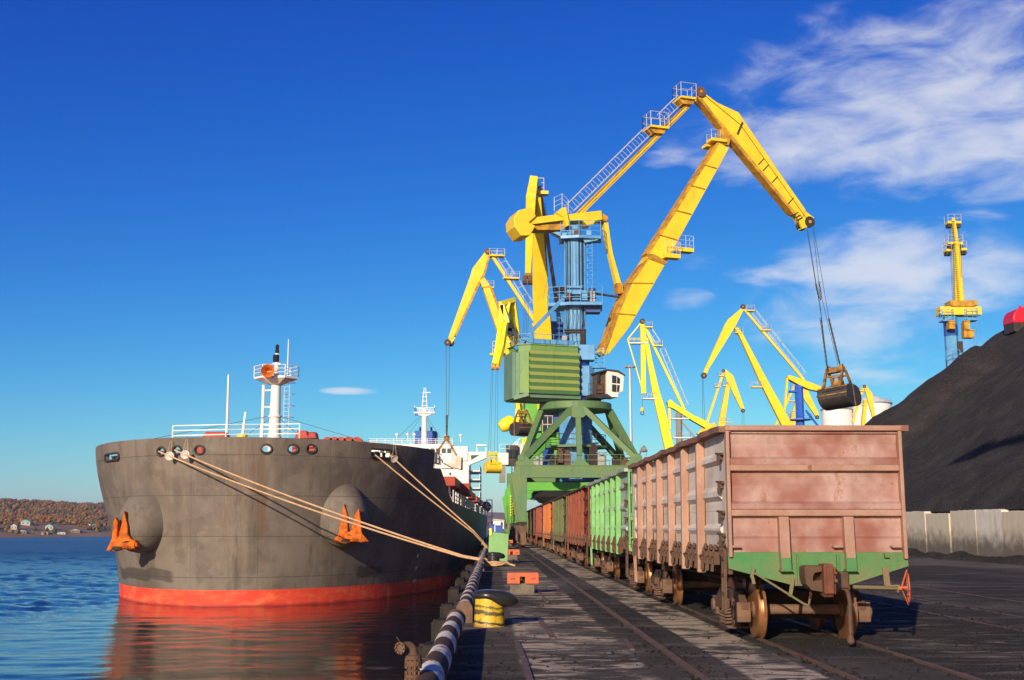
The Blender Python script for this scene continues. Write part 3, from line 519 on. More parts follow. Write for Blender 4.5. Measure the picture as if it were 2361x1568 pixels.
    # bogies
    for yc in (2.14, LB - 2.14):
        B = None
        mb = MB(); mb.bx(-1.1, 1.1, yc - .22, yc + .22, .48, .80).cyl((0, yc, .8), (0, yc, .94), .2, 12); B = mb.build('bogie', 'iron_dark', T, bevel=.03)
        for x in (-1, 1):
            S = lambda q: x * q
            mb = MB(); sx = S(1.02)
            mb.prism([V((sx, yc + y, z)) for y, z in ((-1.12, .63), (-.72, .82), (.72, .82), (1.12, .63), (1.12, .50), (.82, .60), (.5, .68), (.32, .68), (.32, .34), (.5, .22), (.3, .15), (-.3, .15), (-.5, .22), (-.32, .34), (-.32, .68), (-.5, .68), (-.82, .60), (-1.12, .50))], (.13, 0, 0))
            for y in (-1, 1): mb.prism([V((sx, yc + y * a, z)) for a, z in ((.75, .70), (.45, .28), (.32, .28), (.55, .74))], (.11, 0, 0))
            mb.build('side_frame', 'iron_brown', B, bevel=.02)
            for y in (-.925, .925):
                mb = MB(); mb.prism([V((sx + S(.02), yc + y + a, z)) for a, z in ((-.17, .30), (.17, .30), (.20, .40), (.18, .64), (-.18, .64), (-.20, .40))], (.24, 0, 0)).cyl((sx + S(.1), yc + y, .475), (sx + S(.19), yc + y, .475), .115, 14); mb.build('axle_box', 'rust_brown', B, bevel=.02)
            for y in (-.2, .0, .2):
                mb = MB(); pts = []
                for i in range(56): q = i / 55 * 5 * 6.283; pts.append((sx + S(.08) + .095 * math.cos(q), yc + y + .095 * math.sin(q), .20 + .28 * i / 55))
                mb.tube(pts, .022, 5); mb.build('spring', 'rust_brown', B)
            mb = MB(); mb.bx(*sorted((sx - .16, sx + .26)), yc - .33, yc + .33, .13, .19).bx(*sorted((sx - .1, sx + S(.24))), yc - .34, yc + .34, .48, .66); mb.build('spring_seat', 'iron_brown', B, bevel=.02)
        for y in (-.925, .925):
            MB().lathe([(.085, -.95), (.085, -.8), (.1, -.62), (.09, -.5), (.085, 0), (.09, .5), (.1, .62), (.085, .8), (.085, .95)], (0, yc + y, .51), (1, 0, 0), 14).build('axle', 'rust_brown', B, smooth=True)
            for x in (-1, 1):
                zc = .475 + H
                prof = [(.44, .705), (.505, .712), (.507, .735), (.482, .752), (.4745, .775), (.472, .84), (.455, .843)]
                mb = MB(); mb.lathe([(r, x * h) for r, h in prof], (0, yc + y, zc), (1, 0, 0), 40); w_ = mb.build('wheel', 'tread', B, smooth=True)
                mb = MB(); mb.lathe([(r, x * h) for r, h in ((.10, .66), (.13, .67), (.14, .73), (.40, .735), (.445, .704), (.452, .72), (.455, .845), (.42, .838), (.40, .79), (.15, .80), (.13, .87), (.09, .87))], (0, yc + y, zc), (1, 0, 0), 40); mb.build('wheel_disc', 'rust_brown', B, smooth=True)
                MB().prism([V((x * .775, yc + y - math.copysign(1, y) * (.50 + .03), zc + q)) for q in (-.2, .12)] + [V((x * .775, yc + y - math.copysign(1, y) * .62, zc + q)) for q in (.1, -.18)], (.09, 0, 0)).build('brake_shoe', 'iron_dark', B)
        mb = MB(); mb.bar((-.85, yc - .42, .35), (.85, yc - .42, .35), .09, .07).bar((-.85, yc + .42, .35), (.85, yc + .42, .35), .09, .07).bar((0, yc - .5, .42), (0, yc + .5, .42), .06, .05); mb.build('brake_beam', 'iron_dark', B)
    return T
W0 = wagon('gondola_wagon', 'weathered pink gondola wagon with a green head stock, nearest and last of the train')
W0.location = (TX, YE, 0)
TR = {}                                                  # repaint sets: base material -> material per wagon colour
def scheme(key, post, side, cap, sill):
    paint('post_' + key, post, None, .3, (.13, .06, .03), .55, 1.4, (3, 3, .3), .35); paint('side_' + key, side, None, .38, (.15, .075, .04), .65, 1.3, (3, 3, .35), .5)
    TR[key] = {'post_pink': 'post_' + key, 'panel_pink': 'post_' + key, 'side_cream': 'side_' + key, 'cap_rust': cap, 'sill_green': sill}
paint('cap_pale', (.45, .5, .4), (.3, .3, .25), .35, (.13, .06, .03), .6, 2); paint('cap_dark', (.1, .06, .045), None, .4, (.16, .07, .04), .7, 2)
scheme('green', (.21, .47, .17), (.46, .54, .42), 'cap_pale', 'post_green'); scheme('red', (.25, .062, .032), (.17, .05, .035), 'cap_dark', 'post_red'); scheme('olive', (.13, .15, .06), (.11, .13, .06), 'cap_dark', 'post_olive')
scheme('orange', (.5, .16, .045), (.46, .13, .04), 'cap_dark', 'post_orange'); scheme('maroon', (.30, .07, .04), (.26, .06, .04), 'cap_dark', 'post_maroon'); scheme('leaf', (.15, .27, .07), (.14, .22, .07), 'cap_dark', 'post_leaf'); scheme('brown', (.14, .055, .04), (.12, .05, .04), 'cap_dark', 'post_brown')
SEQ = [('green', 'light green gondola wagon with pale worn panels, coupled to the pink one'), ('red', 'dark red gondola wagon behind the light green one'), ('olive', 'olive green gondola wagon between the dark red and the orange one'),
       ('orange', 'bright orange gondola wagon behind the olive one'), ('maroon', 'rust red gondola wagon just beyond the orange one'), ('brown', 'dark brown gondola wagon beyond the rust red one, mostly in shade'),
       ('leaf', 'yellowish green gondola wagon far down the train'), ('brown', 'brown gondola wagon beyond the yellowish green one'), ('red', 'farthest gondola wagon in sight, dark red, at the head of the train')]
def recolour(o, tr):
    for ch in o.children:
        if ch.type == 'MESH':
            for s in ch.material_slots:
                nm = s.material.name
                if nm in tr: s.link = 'OBJECT'; s.material = MATS[tr[nm]]
        recolour(ch, tr)
for i, (k, lab) in enumerate(SEQ):
    c = copy_tree(W0); c.location = (TX, YE + PITCH_W * (i + 1), 0); c['label'] = lab; recolour(c, TR[k])
    if i >= 5:                                            # too small to show: drop the finest pieces
        for ch in list(c.children):
            if ch.name.split('.')[0] in ('lever_chain', 'release_lever', 'hand_step', 'brake_hose'): bpy.data.objects.remove(ch)
# ------------------------------------------------------------------ the moored bulk carrier
SO = V((-17.3, 75.0, 0)); YAWS = R(1.0); SUu = V((math.sin(YAWS), math.cos(YAWS), 0)); SVv = V((math.cos(YAWS), -math.sin(YAWS), 0)); BEAM = 13.6
def S3(s, v, z): return SO + SUu * s + SVv * v + V((0, 0, z))
ship = thing('bulk_carrier', 'large grey bulk carrier ship with red waterline band, moored bow towards us', 'ship', S3(0, 0, ZW))
def tlev(z): return max(0.0, min(1.0, (z - ZW) / (7.6 - ZW)))
def hlen(z): return 33 - 13 * sm(0, 1, tlev(z) * .85 + .15 * tlev(z))
def hoff(z): return -1.0 * tlev(z)
def hb(s, z):
    L = hlen(z); q = max(0.0, min(1.0, (s - hoff(z)) / L)); b = BEAM * math.sqrt(max(0, 1 - (1 - q) ** 2))
    if s > 150: b *= 1 - .25 * ((s - 150) / 30) ** 2 * (1 - .6 * tlev(z))
    return b
def ztop(s): return 6.45 if s < 12.6 else 6.3 if s < 14.5 else max(3.9, 3.9 + 2.4 * (1 - ((s - 14.5) / 10.5)) ** 2.2) if s < 25 else 3.9
sl = [24 * (i / 40) ** 2 for i in range(41)] + [25, 26.5, 28, 31, 35, 40] + [48, 60, 80, 100, 120, 140, 150, 158, 166, 172, 176, 180]
ss_extra = [12.59, 12.61, 14.4, 14.6]; sl = sorted(sl + ss_extra)
zl = [-9, -6, ZW - 1, ZW, ZW + .5, ZW + 1.05, -1.0, 0.0, 1.0, 2.0, 3.0, 3.88]
def hull_grid(rows_fn, sls, side):
    pts = []
    for s in sls:
        col = []
        for z in rows_fn(s):
            s2 = s + hoff(z) * (1 - min(1, s / 24)); col.append(S3(s2, side * hb(s2, z), z))
        pts.append(col)
    return pts
mb = MB()
rows = lambda s: zl + [3.88 + (ztop(s) - 3.88) * k / 3 + (.02 * k if ztop(s) < 3.95 else 0) for k in (1, 2, 3)]
for side in (-1, 1):
    g = hull_grid(rows, sl, side); n = len(g[0]); vs = [p for c in g for p in c]
    mb.add(vs, [(i * n + j, i * n + j + 1, (i + 1) * n + j + 1, (i + 1) * n + j) for i in range(len(g) - 1) for j in range(n - 1)])
sP = hull_grid(rows, sl, -1)[-1]; sS = hull_grid(rows, sl, 1)[-1]; mb.add(sP + sS[::-1], [tuple(range(2 * len(sP)))])
m, t, b = newmat('hull_paint')
c = coords(t, rnd=False); cs = coords(t, (.9, .9, .05), False); cb = coords(t, (.30, .30, .42), False)
k = mixc(t, rng(t, noi(t, c, .28, 6, .6), .38, .62), (.185, .155, .125), (.13, .108, .088))
k = mixc(t, rng(t, noi(t, cb, 1.0, 8, .62), .50, .54, 0, .38), k, (.094, .073, .06))       # repaint patches
k = mixc(t, rng(t, noi(t, cs, 1.2, 9, .7), .48, .74, 0, .6), k, (.24, .20, .155))
k = mixc(t, rng(t, noi(t, cs, .7, 8, .7), .55, .68, 0, .6), k, (.15, .085, .048)); k = mixc(t, rng(t, noi(t, coords(t, (1.6, 1.6, .09), False), 1.0, 9, .72), .56, .7, 0, .6), k, (.06, .05, .042))
zz = nd(t, 'ShaderNodeSeparateXYZ'); t.links.new(nd(t, 'ShaderNodeNewGeometry').outputs['Position'], zz.inputs[0]); Z = zz.outputs[2]
pv = rng(t, math_(t, 'ABSOLUTE', math_(t, 'SUBTRACT', math_(t, 'FRACT', math_(t, 'DIVIDE', zz.outputs[0], 4.3)), .5)), .005, .0); pl = math_(t, 'MAXIMUM', pv if False else rng(t, math_(t, 'ABSOLUTE', math_(t, 'SUBTRACT', math_(t, 'FRACT', math_(t, 'DIVIDE', Z, 2.6)), .5)), .012, .002), math_(t, 'MULTIPLY', pv, .8))
k = mixc(t, math_(t, 'MULTIPLY', pl, .8), k, (.05, .042, .036))
bn = math_(t, 'ADD', Z, math_(t, 'MULTIPLY', math_(t, 'SUBTRACT', noi(t, coords(t, (.5, .5, .02), False), 1.0, 6), .5), .9))
k = mixc(t, math_(t, 'MULTIPLY', win(t, bn, -1.6, -.85, .06), rng(t, noi(t, coords(t, (.12, .12, .01), False), 1.0, 3), .5, .56, 0, .75)), k, (.055, .048, .044))
red = mixc(t, rng(t, noi(t, coords(t, (.7, .7, 1.5), False), 1.0, 7, .65), .42, .75), (.72, .065, .035), (.78, .17, .075)); red = mixc(t, rng(t, noi(t, coords(t, (.25, .25, .9), False), 1.0, 7, .7), .58, .7, 0, .8), red, (.78, .36, .16))
k = mixc(t, rng(t, Z, ZW + 1.08, ZW + 1.02), k, red); k = mixc(t, rng(t, math_(t, 'ADD', Z, math_(t, 'MULTIPLY', noi(t, c, .8, 4), .3)), ZW + .38, ZW + .16, 0, .8), k, (.25, .03, .03))
t.links.new(k, b.inputs['Base Color']); b.inputs['Roughness'].default_value = .62; b.inputs['Specular IOR Level'].default_value = .2; bump(t, b, noi(t, coords(t, (.5, .5, .35), False), 1.0, 6, .6), .5, .14)
mb.build('hull', 'hull_paint', ship, smooth=True)
# decks
dk = [s for s in sl if s <= 14.6]; mb = MB()
def deck(z, s0, s1):
    ls = [s for s in sl if s0 <= s <= s1]; vs = [S3(s, -hb(s, z) + .02, z) for s in ls] + [S3(s, hb(s, z) - .02, z) for s in ls[::-1]]; mb.add(vs, [tuple(range(len(vs)))])
deck(6.25, 0, 14.4); deck(3.85, 14.4, 180); mb.add([S3(14.4, sd * (hb(14.4, z) - .25), z) for sd, z in ((-1, 3.8), (1, 3.8), (1, 6.25), (-1, 6.25))], [(0, 1, 2, 3)]); mb.build('deck', 'red_oxide', ship)
# bulwark with cut chocks
zb = [6.4, 6.7, 7.0, 7.3, 7.62]; bs = [s for s in sl if s <= 12.6]
mb = MB(); 
outer = [[S3(s + hoff(z) * (1 - s / 24), sd * hb(s + hoff(z) * (1 - s / 24), z), z) for z in zb] for sd, ls in ((-1, bs[::-1]), (1, bs[1:])) for s in ls]
def hullhit(u, v, lo=30.0, hi=140.0):
    d = ray(u, v); tprev = None; st = .25; q = lo
    def f(q):
        p = EYE + d * q - SO; s = p.dot(SUu); vv = p.dot(SVv); z = p.z
        L = hlen(z); x = (s - hoff(z)) / L
        if x <= 0: return -1
        return hb(s, z) - abs(vv)
    while q < hi:
        if f(q) >= 0:
            a, c_ = q - st, q
            for _ in range(30):
                m_ = (a + c_) / 2
                if f(m_) >= 0: c_ = m_
                else: a = m_
            return EYE + d * c_
        q += st
    return EYE + d * hi
def hnorm(p):
    q = p - SO; s = q.dot(SUu); v = q.dot(SVv); e = .05; sg = 1 if v > 0 else -1
    ds = (hb(s + e, p.z) - hb(s - e, p.z)) / (2 * e); dz = (hb(s, p.z + e) - hb(s, p.z - e)) / (2 * e)
    return (SVv * sg - SUu * ds - V((0, 0, dz))).normalized()
nn = len(zb); inner = []
for i, c_ in enumerate(outer):
    a = outer[max(0, i - 1)][0]; d_ = outer[min(len(outer) - 1, i + 1)][0]; tg = (d_ - a); tg.z = 0; tg.normalize(); nr = V((-tg.y, tg.x, 0)); inner.append([p + nr * .22 for p in c_])
vs = [p for c_ in outer for p in c_] + [p for c_ in inner for p in c_]; K = len(outer); O2 = K * nn
fs = [(i * nn + j, i * nn + j + 1, (i + 1) * nn + j + 1, (i + 1) * nn + j) for i in range(K - 1) for j in range(nn - 1)]
fs += [(O2 + i * nn + j, O2 + (i + 1) * nn + j, O2 + (i + 1) * nn + j + 1, O2 + i * nn + j + 1) for i in range(K - 1) for j in range(nn - 1)]
fs += [(i * nn + nn - 1, O2 + i * nn + nn - 1, O2 + (i + 1) * nn + nn - 1, (i + 1) * nn + nn - 1) for i in range(K - 1)] + [(i * nn, (i + 1) * nn, O2 + (i + 1) * nn, O2 + i * nn) for i in range(K - 1)]
fs += [tuple(range(nn)) + tuple(O2 + j for j in range(nn - 1, -1, -1)), tuple((K - 1) * nn + j for j in range(nn - 1, -1, -1)) + tuple(O2 + (K - 1) * nn + j for j in range(nn))]
mb.add(vs, fs); bw = mb.build('bulwark', 'hull_paint', ship, smooth=False)
CH = [(372, 1041, .52), (408, 1038, .55), (460, 1037.5, .52), (614, 1035, .52), (675, 1035, .6), (717, 1035, .6)]
cut = MB(); chocks = []
for u, v, r in CH:
    p = hullhit(u, v); n_ = hnorm(p); n_.z *= .3; n_.normalize(); chocks.append((p, n_)); tg = V((0, 0, 1)).cross(n_).normalized(); up = n_.cross(tg)
    ov = [(tg * math.cos(a * .3491) * .30 + up * math.sin(a * .3491) * .24) for a in range(18)]
    cut.prism([p + q for q in ov], n_ * 1.6)
    ringm = MB(); ringm.tube([p + n_ * .02 + q * 1.14 for q in ov], .075, 8, True); ringm.build('chock', 'dark_steel', ship, smooth=True)
SLOT = [((880, 1046), 1.15, .26), ((258, 1054), 1.25, .22)]
for (u, v), hw, hh_ in SLOT:
    p = hullhit(u, v); n_ = hnorm(p); n_.z = 0; n_.normalize(); tg = V((0, 0, 1)).cross(n_).normalized(); up = V((0, 0, 1)); ov = []
    for sx_, sy_, a0 in ((1, 1, 0), (-1, 1, 90), (-1, -1, 180), (1, -1, 270)):
        for a in (0, 30, 60, 90): ov.append(tg * (sx_ * (hw - .18) + .18 * math.cos(R(a0 + a))) + up * (sy_ * (hh_ - .18) + .18 * math.sin(R(a0 + a))))
    cut.prism([p + q for q in ov], n_ * 1.8); fr = MB().tube([p + n_ * .03 + q * 1.06 for q in ov], .075, 6, True); fr.build('chock', 'dark_steel', ship, smooth=True)
    for i in range(3): MB().lathe([(.16, -.3), (.12, -.2), (.12, .1), (.17, .2)], p - n_ * .35 + tg * (i - 1) * hw * .55 + up * -.1, (0, 0, 1), 10).build('fairlead_roller', 'dark_steel', ship, smooth=True)
cu = cut.build('cutter', 'black', None); md = bw.modifiers.new('cut', 'BOOLEAN'); md.object = cu; md.solver = 'EXACT'; md.operation = 'DIFFERENCE'
dg = bpy.context.evaluated_depsgraph_get(); nm = bpy.data.meshes.new_from_object(bw.evaluated_get(dg)); bw.modifiers.clear(); bw.data = nm; bpy.data.objects.remove(cu)
# anchor bosses
ANC = []
for u, v, fo in ((338, 1203, -1), (788, 1192, 1)):
    p = hullhit(u, v); n_ = hnorm(p); ax = (n_ + V((0, -.35, -.15))).normalized()
    mb = MB(); prof = [(2.05, -1.2), (1.98, -.2), (1.85, .45), (1.62, 1.05), (1.3, 1.5), (.9, 1.78), (.45, 1.9), (0, 1.93)]
    a = V((0, 0, 1)); a = (a - ax * a.dot(ax)).normalized(); b_ = ax.cross(a); vs = []; n = 28
    for r, h_ in prof:
        for j in range(n): q = 6.2832 * j / n; up = math.sin(q); vs.append(p + ax * h_ + (b_ * math.cos(q) * .92 + a * up * (1.12 if up > 0 else .98)) * max(r, .01) - a * h_ * .22)
    mb.add(vs, [(i * n + j, i * n + (j + 1) % n, (i + 1) * n + (j + 1) % n, (i + 1) * n + j) for i in range(len(prof) - 1) for j in range(n)]); mb.build('anchor_boss', 'hull_paint', ship, smooth=True); ANC.append((p, ax))
# draft marks painted on the hull (white figures and ticks)
paint('mark_white', (.75, .73, .7), None, .1, bmp=0)
def figure(txt, u, v, h_):
    p = hullhit(u, v); n_ = hnorm(p); tg = V((0, 0, 1)).cross(n_).normalized()
    cu_ = bpy.data.curves.new('t', 'FONT'); cu_.body = txt; cu_.size = h_; cu_.align_x = 'CENTER'; cu_.extrude = .01; ob = bpy.data.objects.new('t', cu_); COL.objects.link(ob)
    me = bpy.data.meshes.new_from_object(ob.evaluated_get(bpy.context.evaluated_depsgraph_get())); bpy.data.objects.remove(ob)
    M = Matrix((tg, n_.cross(tg), n_)).transposed(); me.transform(M.to_4x4()); me.transform(Matrix.Translation(p + n_ * .06 - root_loc(ship))); me.materials.append(MATS['mark_white'])
    o = bpy.data.objects.new('draft_mark', me); COL.objects.link(o); o.parent = ship
for tx, u, v in (('16', 961, 1285), ('15', 957, 1314), ('14', 953, 1343)):
    figure(tx, u, v, .42)
    for q in range(1, 5): figure('-', u + 3 - q * .8, v + 3.5 + q * 5.2, .36)
# foremast
MBS = lambda: MB()
Fm = S3(13.2, .35, 0); zt = PY(627, 888, Fm.y).z; zd = PY(627, 870, Fm.y).z; ztp = PY(627, 815, Fm.y).z
mb = MB(); mb.lathe([(.50, 6.25), (.46, 9), (.40, zt - 1.6), (.36, zt)], (Fm.x, Fm.y, 0), (0, 0, 1), 18); mb.lathe([(.46, 0), (.55, .02), (.55, .14), (.46, .16)], (Fm.x, Fm.y, 10.2), (0, 0, 1), 16).lathe([(.46, 0), (.55, .02), (.55, .14), (.46, .16)], (Fm.x, Fm.y, 8.6), (0, 0, 1), 16)
fm = mb.build('foremast', 'white_paint', ship, smooth=True)
mb = MB(); hexo = [V((Fm.x + math.cos(R(a)) * 1.72, Fm.y + math.sin(R(a)) * 1.25, zd - .14)) for a in (0, 60, 120, 180, 240, 300)]; hexi = [V((Fm.x + math.cos(R(a)) * .45, Fm.y + math.sin(R(a)) * .45, zt - .02)) for a in (0, 60, 120, 180, 240, 300)]
mb.add(hexo + [p + V((0, 0, .14)) for p in hexo] + hexi, [tuple(range(6, 12)), tuple(range(12, 18))] + [(i, (i + 1) % 6, 6 + (i + 1) % 6, 6 + i) for i in range(6)] + [(i, (i + 1) % 6, 12 + (i + 1) % 6, 12 + i) for i in range(6)]); mb.build('mast_platform', 'white_paint', fm)
MB().rail([p + V((0, 0, .14)) for p in hexo + hexo[:1]], .86, .028, 3, .9).build('railing', 'white_paint', fm)
mb = MB(); mb.lathe([(.19, 0), (.15, ztp - zd)], (Fm.x, Fm.y, zd), (0, 0, 1), 10).box((Fm.x, Fm.y, zd + 1.05), (.6, .25, .1)).lathe([(.07, 0), (.03, 3.0)], (Fm.x + .85, Fm.y, zd), (0, 0, 1), 8); mb.build('topmast', 'white_paint', fm)
MB().lathe([(.10, 0), (.15, .08), (.15, .3), (.09, .34), (.14, .38), (.14, .62), (.08, .7)], (Fm.x, Fm.y, ztp), (0, 0, 1), 10).build('navigation_light', 'black', fm); MB().lathe([(.2, 0), (.24, .1), (.24, .45), (.18, .55)], (Fm.x - .05, Fm.y - .1, zd + 1.2), (0, 0, 1), 10).build('navigation_light', 'black', fm)
hp = PY(617, 855, Fm.y - 1.6); MB().lathe([(.12, 1.3), (.13, .7), (.2, .4), (.36, .15), (.52, 0), (.50, .03), (.33, .2), (.1, .6)], hp, (.06, 1, .02), 22).build('horn', 'rust_orange', fm, smooth=True)
mb = MB(); lx = Fm.x + .85; [mb.tube([(lx + d_, Fm.y, 6.3), (lx + d_, Fm.y, zt)], .03, 4) for d_ in (-.2, .2)]
for i in range(24): mb.tube([(lx - .2, Fm.y, 6.5 + i * .32), (lx + .2, Fm.y, 6.5 + i * .32)], .02, 4)
for i in range(7): mb.ring((lx + .25, Fm.y, 7.5 + i * .9), (0, 0, 1), .38, .02, 12, 4)
mb.build('ladder', 'steel_grey', fm); mb = MB(); mb.tube([(Fm.x - .95, Fm.y, 6.3), (Fm.x - .95, Fm.y, zt)], .13, 8); [mb.tube([(Fm.x - .95, Fm.y, z), (Fm.x, Fm.y, z)], .06, 5) for z in (8, 9.6, 11, 12.3)]; mb.build('vent_pipe', 'white_paint', fm)
mb = MB()
for (u, v, dy) in ((255, 1031, -3), (845, 1019, -4), (690, 1005, -1), (560, 1010, 0)): mb.tube([(Fm.x, Fm.y, zt - 2.3), PY(u, v, Fm.y + dy)], .022, 4)
mb.build('stay', 'wire', fm)
pp = PY(523, 1012, 84); MB().tube([pp - V((0, 0, 1)), PY(527, 864, 84)], [.12, .07], 8).build('jack_staff', 'white_paint', ship)
# raised walkway rail, winches, davit on the forecastle
a0, a1, a2, a3 = PY(397, 1016, 79), PY(520, 1013, 79), PY(600, 1012, 80), PY(690, 1011, 80)
MB().rail([a0, a1, a2, a3], 1.02, .04, 3, 2.1).build('railing', 'white_paint', ship); MB().bar(a0 - V((0, 0, .1)), a3 - V((0, 0, .1)), 1.0, .12).build('walkway', 'white_paint', ship)
mb = MB(); [mb.tube([p - V((0, 0, 2)), p], .05, 5) for p in (a0, a1, a2, a3)]; mb.build('walkway_leg', 'white_paint', ship)
for (u, v, y, wd, h_) in ((499, 1006, 83, 2.6, .85), (698, 1003, 83, 1.3, 1.2), (722, 1006, 83, .9, .8)):
    p = PY(u, v + 12, y); p.z = 6.25; top = PY(u, v - 9, y).z - 6.25; MB().prism([p + V((x * wd / 2, 0, z * top)) for x, z in ((-1, 0), (1, 0), (1, .6), (.55, 1), (-.5, 1), (-1, .62))], (0, 1.2, 0)).build('winch', 'red_oxide', ship, bevel=.08)
for u in (757, 772, 788, 805, 824):
    p = PY(u, 1016, 86); MB().cyl(p - V((0, .4, .15)), p + V((0, .4, -.15)), .42, 14).build('winch_drum', 'red_oxide', ship)
q = PY(558, 1012, 82); MB().bar(q, PY(566, 950, 82), .18, .18, .12, .12).build('davit', 'white_worn', ship); MB().cyl(q + V((0, 0, -.6)), q + V((0, 0, .35)), .38, 12).build('davit_base', 'yellow', ship)
# rail, posts and closed canvas along the forecastle side and main deck edge
p0, p1 = S3(12.7, hb(12.7, 6.4) - .1, 6.35), S3(14.6, hb(14.6, 6.3) - .1, 6.3); MB().rail([p0, p1], 1.15, .04, 3, .7).build('railing', 'white_paint', ship)
pts = [S3(s, hb(s, 3.9) - .1, 3.92) for s in range(25, 171, 5)]; MB().rail(pts, 1.1, .045, 3, 2.5).build('railing', 'white_paint', ship)
for s in list(range(27, 60, 4)) + list(range(62, 150, 6)):
    if s % 3: MB().box(S3(s, hb(s, 3.9) - .12, 4.55), (.12, 1.6, .95), -YAWS).build('rail_canvas', 'white_worn', ship)
mb = MB()
for i, s in enumerate(range(30, 165, 9)): mb.bar(S3(s, 12.4, 3.9), S3(s, 12.4, 5.9), .22, .22).bar(S3(s, 12.9, 3.9), S3(s, 12.2, 5.5), .1, .1)
mb.build('vent_post', 'white_paint', ship)
# hatch coamings and side rolling hatch covers
for i, s in enumerate((36, 60, 84, 108, 130)):
    MB().box(S3(s + 8, 0, 4.9), (16, 15, 2.2), -YAWS).build('hatch_coaming', 'red_oxide', ship)
    for sd in (-1, 1): MB().box(S3(s + 8, sd * 8.9, 6.25), (8.4, 15, .9), -YAWS).build('hatch_cover', 'red_oxide', ship, bevel=.06)
o = MB(); c0 = PY(1062, 1131, 130); o.box((c0.x, 130, c0.z), (2.3, 14, 1.1)); o.build('hatch_cover', 'red_oxide', ship)
# accommodation block: forward face, bridge, wings, funnel
SH = 152; zof = lambda v: PY(1050, v, S3(SH, 0, 0).y).z
def hb_box(s0, s1, v0, v1, z0, z1, name, mat, par=ship, bev=.0): c = S3((s0 + s1) / 2, (v0 + v1) / 2, (z0 + z1) / 2); return MB().box(c, (v1 - v0, s1 - s0, z1 - z0), -YAWS).build(name, mat, par, bevel=bev)
zA, zB = zof(1040), zof(1024); hs_ = hb_box(SH, SH + 14, -10, 10.0, 3.9, zA - .02, 'accommodation', 'white_paint')
hb_box(SH - .6, SH + 6, -7.6, 6.8, zA - 3.4, zB, 'wheelhouse', 'white_paint', hs_); hb_box(SH - .4, SH + 3, -9.8, 9.8, zA - 1.9, zA + .9, 'bridge_deck', 'white_paint', hs_)
for i in range(13): c = S3(SH - .62, -7 + i * 1.1, zA + .0); MB().box(c, (.82, .08, .95), -YAWS).build('bridge_window', 'glass', hs_)
yw = S3(SH, 0, 0).y
for sd in (1, -1):
    P = [(10, zof(1042)), (13.5, zof(1042)), (13.5, zof(1056)), (10.35, zof(1071)), (10, zof(1074))]
    mb = MB(); Q = [S3(SH + 1, sd * a, z) for a, z in P]; mb.prism(Q, SUu * 2.2); mb.build('bridge_wing', 'white_paint', hs_)
    MB().prism([S3(SH - .2, sd * a, z) for a, z in ((10.4, zof(1050)), (12.0, zof(1049)), (10.5, zof(1060)))], SUu * .2).build('wing_opening', 'glass', hs_)
    mb = MB(); mb.bar(S3(SH, sd * 11.6, zof(1042)), S3(SH, sd * 11.6, zof(1028)), .15, .15).bar(S3(SH, sd * 13.4, zof(1042)), S3(SH, sd * 13.4, zof(1028)), .15, .15).bar(S3(SH, sd * 11.5, zof(1027)), S3(SH, sd * 13.5, zof(1027)), 1.2, .25, side=SUu); mb.build('wing_shelter', 'white_paint', hs_)
for z in (zof(1093), zof(1113)):
    for vv in (-6, -3, 1, 4.2, 6.4): MB().box(S3(SH - .02, vv, z), (.42, .08, .55), -YAWS).build('porthole', 'glass', hs_)
for z in (zof(1085), zof(1105), zof(1125), zof(1145)):
    hb_box(SH + 2, SH + 15, 9.9, 12.2, z - .1, z + .1, 'side_gallery', 'white_paint', hs_); MB().rail([S3(SH + 2, 12.1, z + .1), S3(SH + 15, 12.1, z + .1)], 1.0, .06, 3, 2).build('railing', 'white_paint', hs_)
MB().rail([S3(SH - .5, -9.8, zB), S3(SH - .5, 6.8, zB)], 1.0, .05, 3, 1.6).build('railing', 'white_paint', hs_)
MB().rail([S3(SH - .5, -9.8, zB), S3(SH + 4, -9.8, zB)], 1.0, .05, 3, 1.6).build('railing', 'white_paint', hs_)
fc = PY(982, 1020, S3(SH + 9, 0, 0).y); ft = PY(982, 995, fc.y).z
mb = MB(); mb.prism([V((fc.x + x, fc.y + y, (zA + ft) / 2)) for x, y in ((-2.2, -2), (1.6, -2), (2.3, -.8), (2.3, 2.5), (-2.2, 2.5))], (0, 0, ft - zA)); fn = mb.build('funnel', 'funnel_blue', ship, bevel=.15); mb = MB(); [mb.cyl((fc.x + x, fc.y, ft), (fc.x + x, fc.y, ft + .9), .22, 8) for x in (-1.2, 0, 1.1)]; mb.build('exhaust', 'dark_steel', fn)
rm = PY(978, 1026, S3(SH + 2, 0, 0).y); rz = lambda v: PY(978, v, rm.y).z
mb = MB().tube([(rm.x, rm.y, zA), (rm.x, rm.y, rz(945))], [.62, .5], 12); ms = mb.build('radar_mast', 'white_paint', ship)
mb = MB(); mb.box((rm.x, rm.y, rz(952)), (4.2, 1.4, .3)).prism([V((rm.x + x, rm.y, z)) for x, z in ((-1.8, rz(953)), (1.8, rz(953)), (.4, rz(960)), (-.4, rz(960)))], (0, .8, 0)); mb.build('mast_platform', 'white_paint', ms)
MB().rail([(rm.x - 2, rm.y, rz(951)), (rm.x + 2, rm.y, rz(951))], 1.0, .06, 3, 1).build('railing', 'white_paint', ms)
